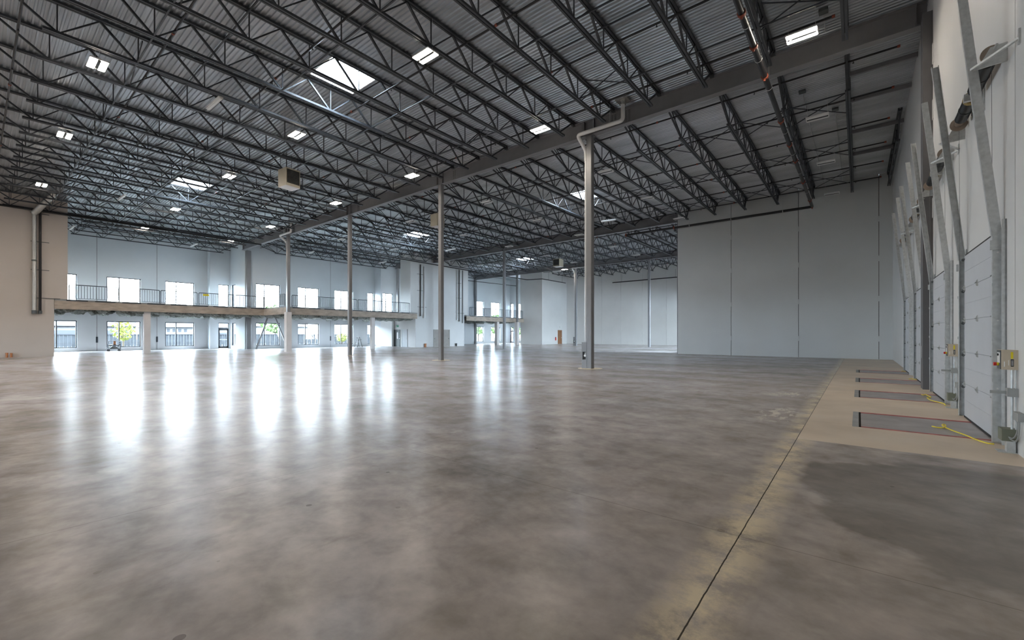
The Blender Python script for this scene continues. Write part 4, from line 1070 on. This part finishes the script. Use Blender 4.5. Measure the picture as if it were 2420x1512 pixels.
# door control station: case, conduit, boxes
def control(y, lab):
    t = empty('door_control', (XW, y, 0)); tag(t, lab, 'control box', 'beige door control stations', 'thing')
    g = MB(); g.box(-.15, 0, 0, .24, 1.12, 1.385); cs = g.build('case', M['beige'], t)
    g = MB(); g.box(-.156, -.15, .02, .22, 1.125, 1.38); g.build('face_plate', M['galvdark'], cs)
    g = MB(); g.box(-.159, -.156, .05, .19, 1.21, 1.35); g.build('face_label', M['white'], cs)
    g = MB(); g.cyl((-.17, .12, 1.32), (-.156, .12, 1.32), .016); g.build('black_button', M['tyre'], cs)
    g = MB(); g.cyl((-.178, .12, 1.19), (-.156, .12, 1.19), .022); g.build('stop_collar', M['yellow'], cs)
    g = MB(); g.cyl((-.205, .12, 1.19), (-.178, .12, 1.19), .024); g.build('stop_button', M['red'], cs)
    g = MB(); g.box(-.068, -.045, -.003, 0, 1.27, 1.36); g.build('yellow_label', M['yellow'], cs)
    g = MB(); g.box(-.068, -.04, -.003, 0, 1.165, 1.262); g.build('black_label', M['tyre'], cs)
    g = MB()
    for k in range(5): g.box(-.064, -.045, -.005, -.003, 1.18 + k * .015, 1.186 + k * .015)
    g.box(-.13, -.12, -.003, 0, 1.16, 1.23); g.box(-.09, -.084, -.003, 0, 1.18, 1.25); g.build('printed_lines', M['white'], cs)
    g = MB(); g.cyl((-.05, .03, .15), (-.05, .03, 1.12), .014, 8); g.cyl((-.02, .02, .15), (-.02, .02, 1.12), .008, 8); g.build('conduit', M['galv'], t)
    g = MB(); g.box(-.10, 0, -.02, .1, .76, .87); g.box(-.25, -.1, .04, .06, .79, .83); g.build('upper_box', M['boxgrey'], t)
    g = MB(); g.box(-.06, 0, -.30, -.06, .47, .575); g.build('middle_box', M['boxgrey'], t)
    g = MB(); g.tube(smooth_path([(-.03, -.2, .47), (-.03, -.2, .3), (-.04, -.12, .17), (-.08, .0, .2)]), .009, 8); g.tube(smooth_path([(-.03, -.12, .47), (-.03, -.14, .32), (-.05, -.05, .2), (-.09, .0, .22)]), .009, 8); g.build('flexible_cable', M['boxgrey'], t)
    g = MB(); g.box(-.15, -.01, -.01, .2, .16, .32); g.build('green_box', M['green'], t)
    g = MB(); g.box(-.1, -.02, .02, .12, 0, .16); g.box(-.18, 0, -.01, .2, 0, .008); g.build('pedestal', M['galv'], t)
control(8.72, 'beige control box with yellow label right of the nearest dock door')
control(13.22, 'beige control box between the first and second dock doors')

# ------------------------------------------------------------------ outdoors
g = MB(); g.box(-190, 40, -80, 160, -.18, -.1); o = g.build('ground', M['yard']); tag(o, 'pale yard outside the windows', 'ground', kind='structure')
g = MB(); y = -6
t = empty('yard_fence', (-66, 0, -.06)); tag(t, 'grey board fence running past all the ground windows', 'fence', kind='thing')
g = MB(); y = -5.
while y < 66: g.box(-.02 + (.03 if int(y / .3) % 2 else 0), .02 + (.03 if int(y / .3) % 2 else 0), y, y + .27, 0, 1.62); y += .3
g.build('fence_board', M['fence'], t)
g = MB(); g.box(.05, .11, -5, 66, 1.58, 1.66); g.build('top_rail', M['garage'], t)
for i in range(24): g = MB(); g.box(-.02, .14, -5 + i * 3, -4.86 + i * 3, 0, 1.66); g.build('fence_post', M['fence'], t)
def house(x, y0, y1, h, lab, roof=True, win=()):
    t = empty('house', (x, (y0 + y1) / 2, -.06)); tag(t, lab, 'house', kind='thing'); w = (y1 - y0) / 2
    g = MB(); g.box(-8, 0, -w, w, 0, h); g.build('house_wall', M['house'], t)
    if roof:
        g = MB(); e = .6; rz = h + 2.6
        g.add([(-8 - e, -w - e, h - .1), (e, -w - e, h - .1), (e, w + e, h - .1), (-8 - e, w + e, h - .1), (-4, -w + 1.5, rz), (-4, w - 1.5, rz)], [(0, 1, 4), (1, 2, 5, 4), (2, 3, 5), (3, 0, 4, 5), (0, 3, 2, 1)]); g.build('house_roof', M['roofing'], t)
    for a, b, c, d, mm in win: g = MB(); g.box(0, .05, a, b, c, d); g.build('house_window' if mm != 'garage' else 'garage_wing', M[mm], t) if mm != 'garage' else None
    for a, b, c, d, mm in win:
        if mm == 'garage': g = MB(); g.box(0, 3., a, b, c, d); g.build('garage_wing', M['garage'], t)
house(-88, 6, 16.0, 2.95, 'pale house with grey roof behind the fence, seen in the first full window', win=[(-5, -.6, 0, 2.2, 'garage'), (.8, 3.9, 0, 2.2, 'garage')])
house(-86, 17.4, 28.5, 2.9, 'pale house with small dark windows behind the fence, seen in the second full window', win=[(-4.3 + k * .75, -3.9 + k * .75, 2.0, 2.5, 'garage2') if False else (-4.3 + k * .75, -3.9 + k * .75, 2.0, 2.5, 'roofing') for k in range(5)] + [(.6 + k * .6, .95 + k * .6, 2.0, 2.5, 'roofing') for k in range(4)] + [(.2, 4.6, 0, 1.9, 'garage')])
house(-84, -3, 4.2, 3.0, 'pale house behind the fence, seen in the cut-off ground window')
house(-86, 31, 42, 3.2, 'pale house with sloping roof behind the slanted braces')
def tree(x, y, h, r, lab, m_='leafy', n=420, seed=1):
    t = empty('tree', (x, y, -.06)); tag(t, lab, 'tree', kind='thing'); rnd = random.Random(seed)
    g = MB(); g.tube([(0, 0, 0), (.05, .03, h * .5), (0, 0, h * .85)], [.09, .06, .02], 8)
    for k in range(9):
        a = rnd.uniform(0, 6.28); z = h * rnd.uniform(.35, .7); g.tube([(0, 0, z), (math.cos(a) * r * .7, math.sin(a) * r * .7, z + h * .18)], [.03, .008], 5)
    g.build('trunk', M['bark'], t)
    g = MB()
    for k in range(n):
        a = rnd.uniform(0, 6.28); q = rnd.random() ** .5 * r; z = rnd.uniform(-1, 1); q *= math.sqrt(max(0, 1 - z * z)); c = Vector((math.cos(a) * q, math.sin(a) * q, h * .68 + z * h * .34))
        s = rnd.uniform(.10, .2) * (r / 1.2); d1 = Vector((rnd.uniform(-1, 1), rnd.uniform(-1, 1), rnd.uniform(-1, 1))).normalized(); d2 = d1.orthogonal().normalized()
        g.add([c - d1 * s, c + d2 * s * .6, c + d1 * s, c - d2 * s * .6], [(0, 1, 2, 3)])
    g.build('foliage', M[m_], t)
ty = on_x(291, -60.5); tree(-60.5, ty, 3.0, 1.0, 'small yellow-green tree outside the first full ground window', seed=2)
tree(-60.5, on_x(808, -60.5), 1.7, .9, 'small yellow-green shrub tree outside the window behind the slim column', seed=3, n=300)
tree(-60, on_x(1131, -60), 5, 2.2, 'green tree outside the first far ground window', 'leafg', 500, 4)
tree(-60, on_x(1172, -60), 5.5, 2.6, 'green tree outside the second far ground window', 'leafg', 500, 5)
tree(-59, on_x(1228, -59), 5, 2.4, 'green tree outside the last far ground window', 'leafg', 500, 6)
tree(-72, on_x(650, -72), 6, 2.6, 'green tree top behind the house at the slanted braces', 'leafg', 500, 7)

# ------------------------------------------------------------------ daylight
w = bpy.data.worlds.new('sky'); SC.world = w; w.use_nodes = True; nt = w.node_tree; N = nt.nodes; L = nt.links; N.clear()
o = N.new('ShaderNodeOutputWorld'); b = N.new('ShaderNodeBackground'); tc = N.new('ShaderNodeTexCoord'); nz = N.new('ShaderNodeTexNoise'); rp = N.new('ShaderNodeValToRGB')
nz.inputs['Scale'].default_value = 2.2; L.new(tc.outputs['Generated'], nz.inputs['Vector'])
rp.color_ramp.elements[0].color = (.58, .78, 1, 1); rp.color_ramp.elements[0].position = .35; rp.color_ramp.elements[1].color = (.80, .91, 1, 1); rp.color_ramp.elements[1].position = .6
L.new(nz.outputs['Fac'], rp.inputs[0]); L.new(rp.outputs[0], b.inputs[0]); b.inputs[1].default_value = SKYS = 12.0; L.new(b.outputs[0], o.inputs[0])
def portal(loc, sx, sy, d):
    l = bpy.data.lights.new('daylight_portal', 'AREA'); l.shape = 'RECTANGLE'; l.size = sx; l.size_y = sy; l.cycles.is_portal = True
    ob = bpy.data.objects.new('daylight_portal', l); COL.objects.link(ob); ob.location = loc; ob.rotation_euler = Vector(d).to_track_quat('-Z', 'Y').to_euler()
for axis, P, a, b_, z0, z1, fc in PORT:
    c = ((a + b_) / 2, (z0 + z1) / 2)
    if axis == 'x': portal((P - .12 * fc[0], c[0], c[1]), abs(b_ - a), z1 - z0, fc)
    else: portal((c[0], P - .12 * fc[1], c[1]), abs(b_ - a), z1 - z0, fc)
for x0, x1, y0, y1 in SK: portal(((x0 + x1) / 2, (y0 + y1) / 2, zd(x0) + .7), x1 - x0 + .3, y1 - y0 + .3, (0, 0, -1))

# ------------------------------------------------------------------ camera and view
cd = bpy.data.cameras.new('camera'); cam = bpy.data.objects.new('camera', cd); COL.objects.link(cam); SC.camera = cam
cam.location = (0, 0, EYE); cam.rotation_euler = (math.pi / 2, 0, TH)
cd.sensor_fit = 'HORIZONTAL'; cd.sensor_width = 36; cd.lens = F * 36 / 2420; cd.shift_y = (HZ - 756) / 2420; cd.clip_end = 500; cd.clip_start = .05
SC.view_settings.view_transform = 'Standard'; SC.view_settings.look = 'None'; SC.view_settings.gamma = 1; SC.view_settings.use_curve_mapping = False
SC.view_settings.exposure = 2.25
cy = SC.cycles; cy.use_denoising = True; cy.max_bounces = 8; cy.diffuse_bounces = 5; cy.glossy_bounces = 4; cy.transparent_max_bounces = 12; cy.caustics_reflective = False; cy.caustics_refractive = False
cy.sample_clamp_indirect = 6; cy.use_light_tree = True; cy.use_adaptive_sampling = True; cy.adaptive_threshold = .03
for o in bpy.data.objects:
    if o.parent is None and o.type in ('MESH', 'EMPTY') and not o.get('kind'): o['kind'] = 'thing'
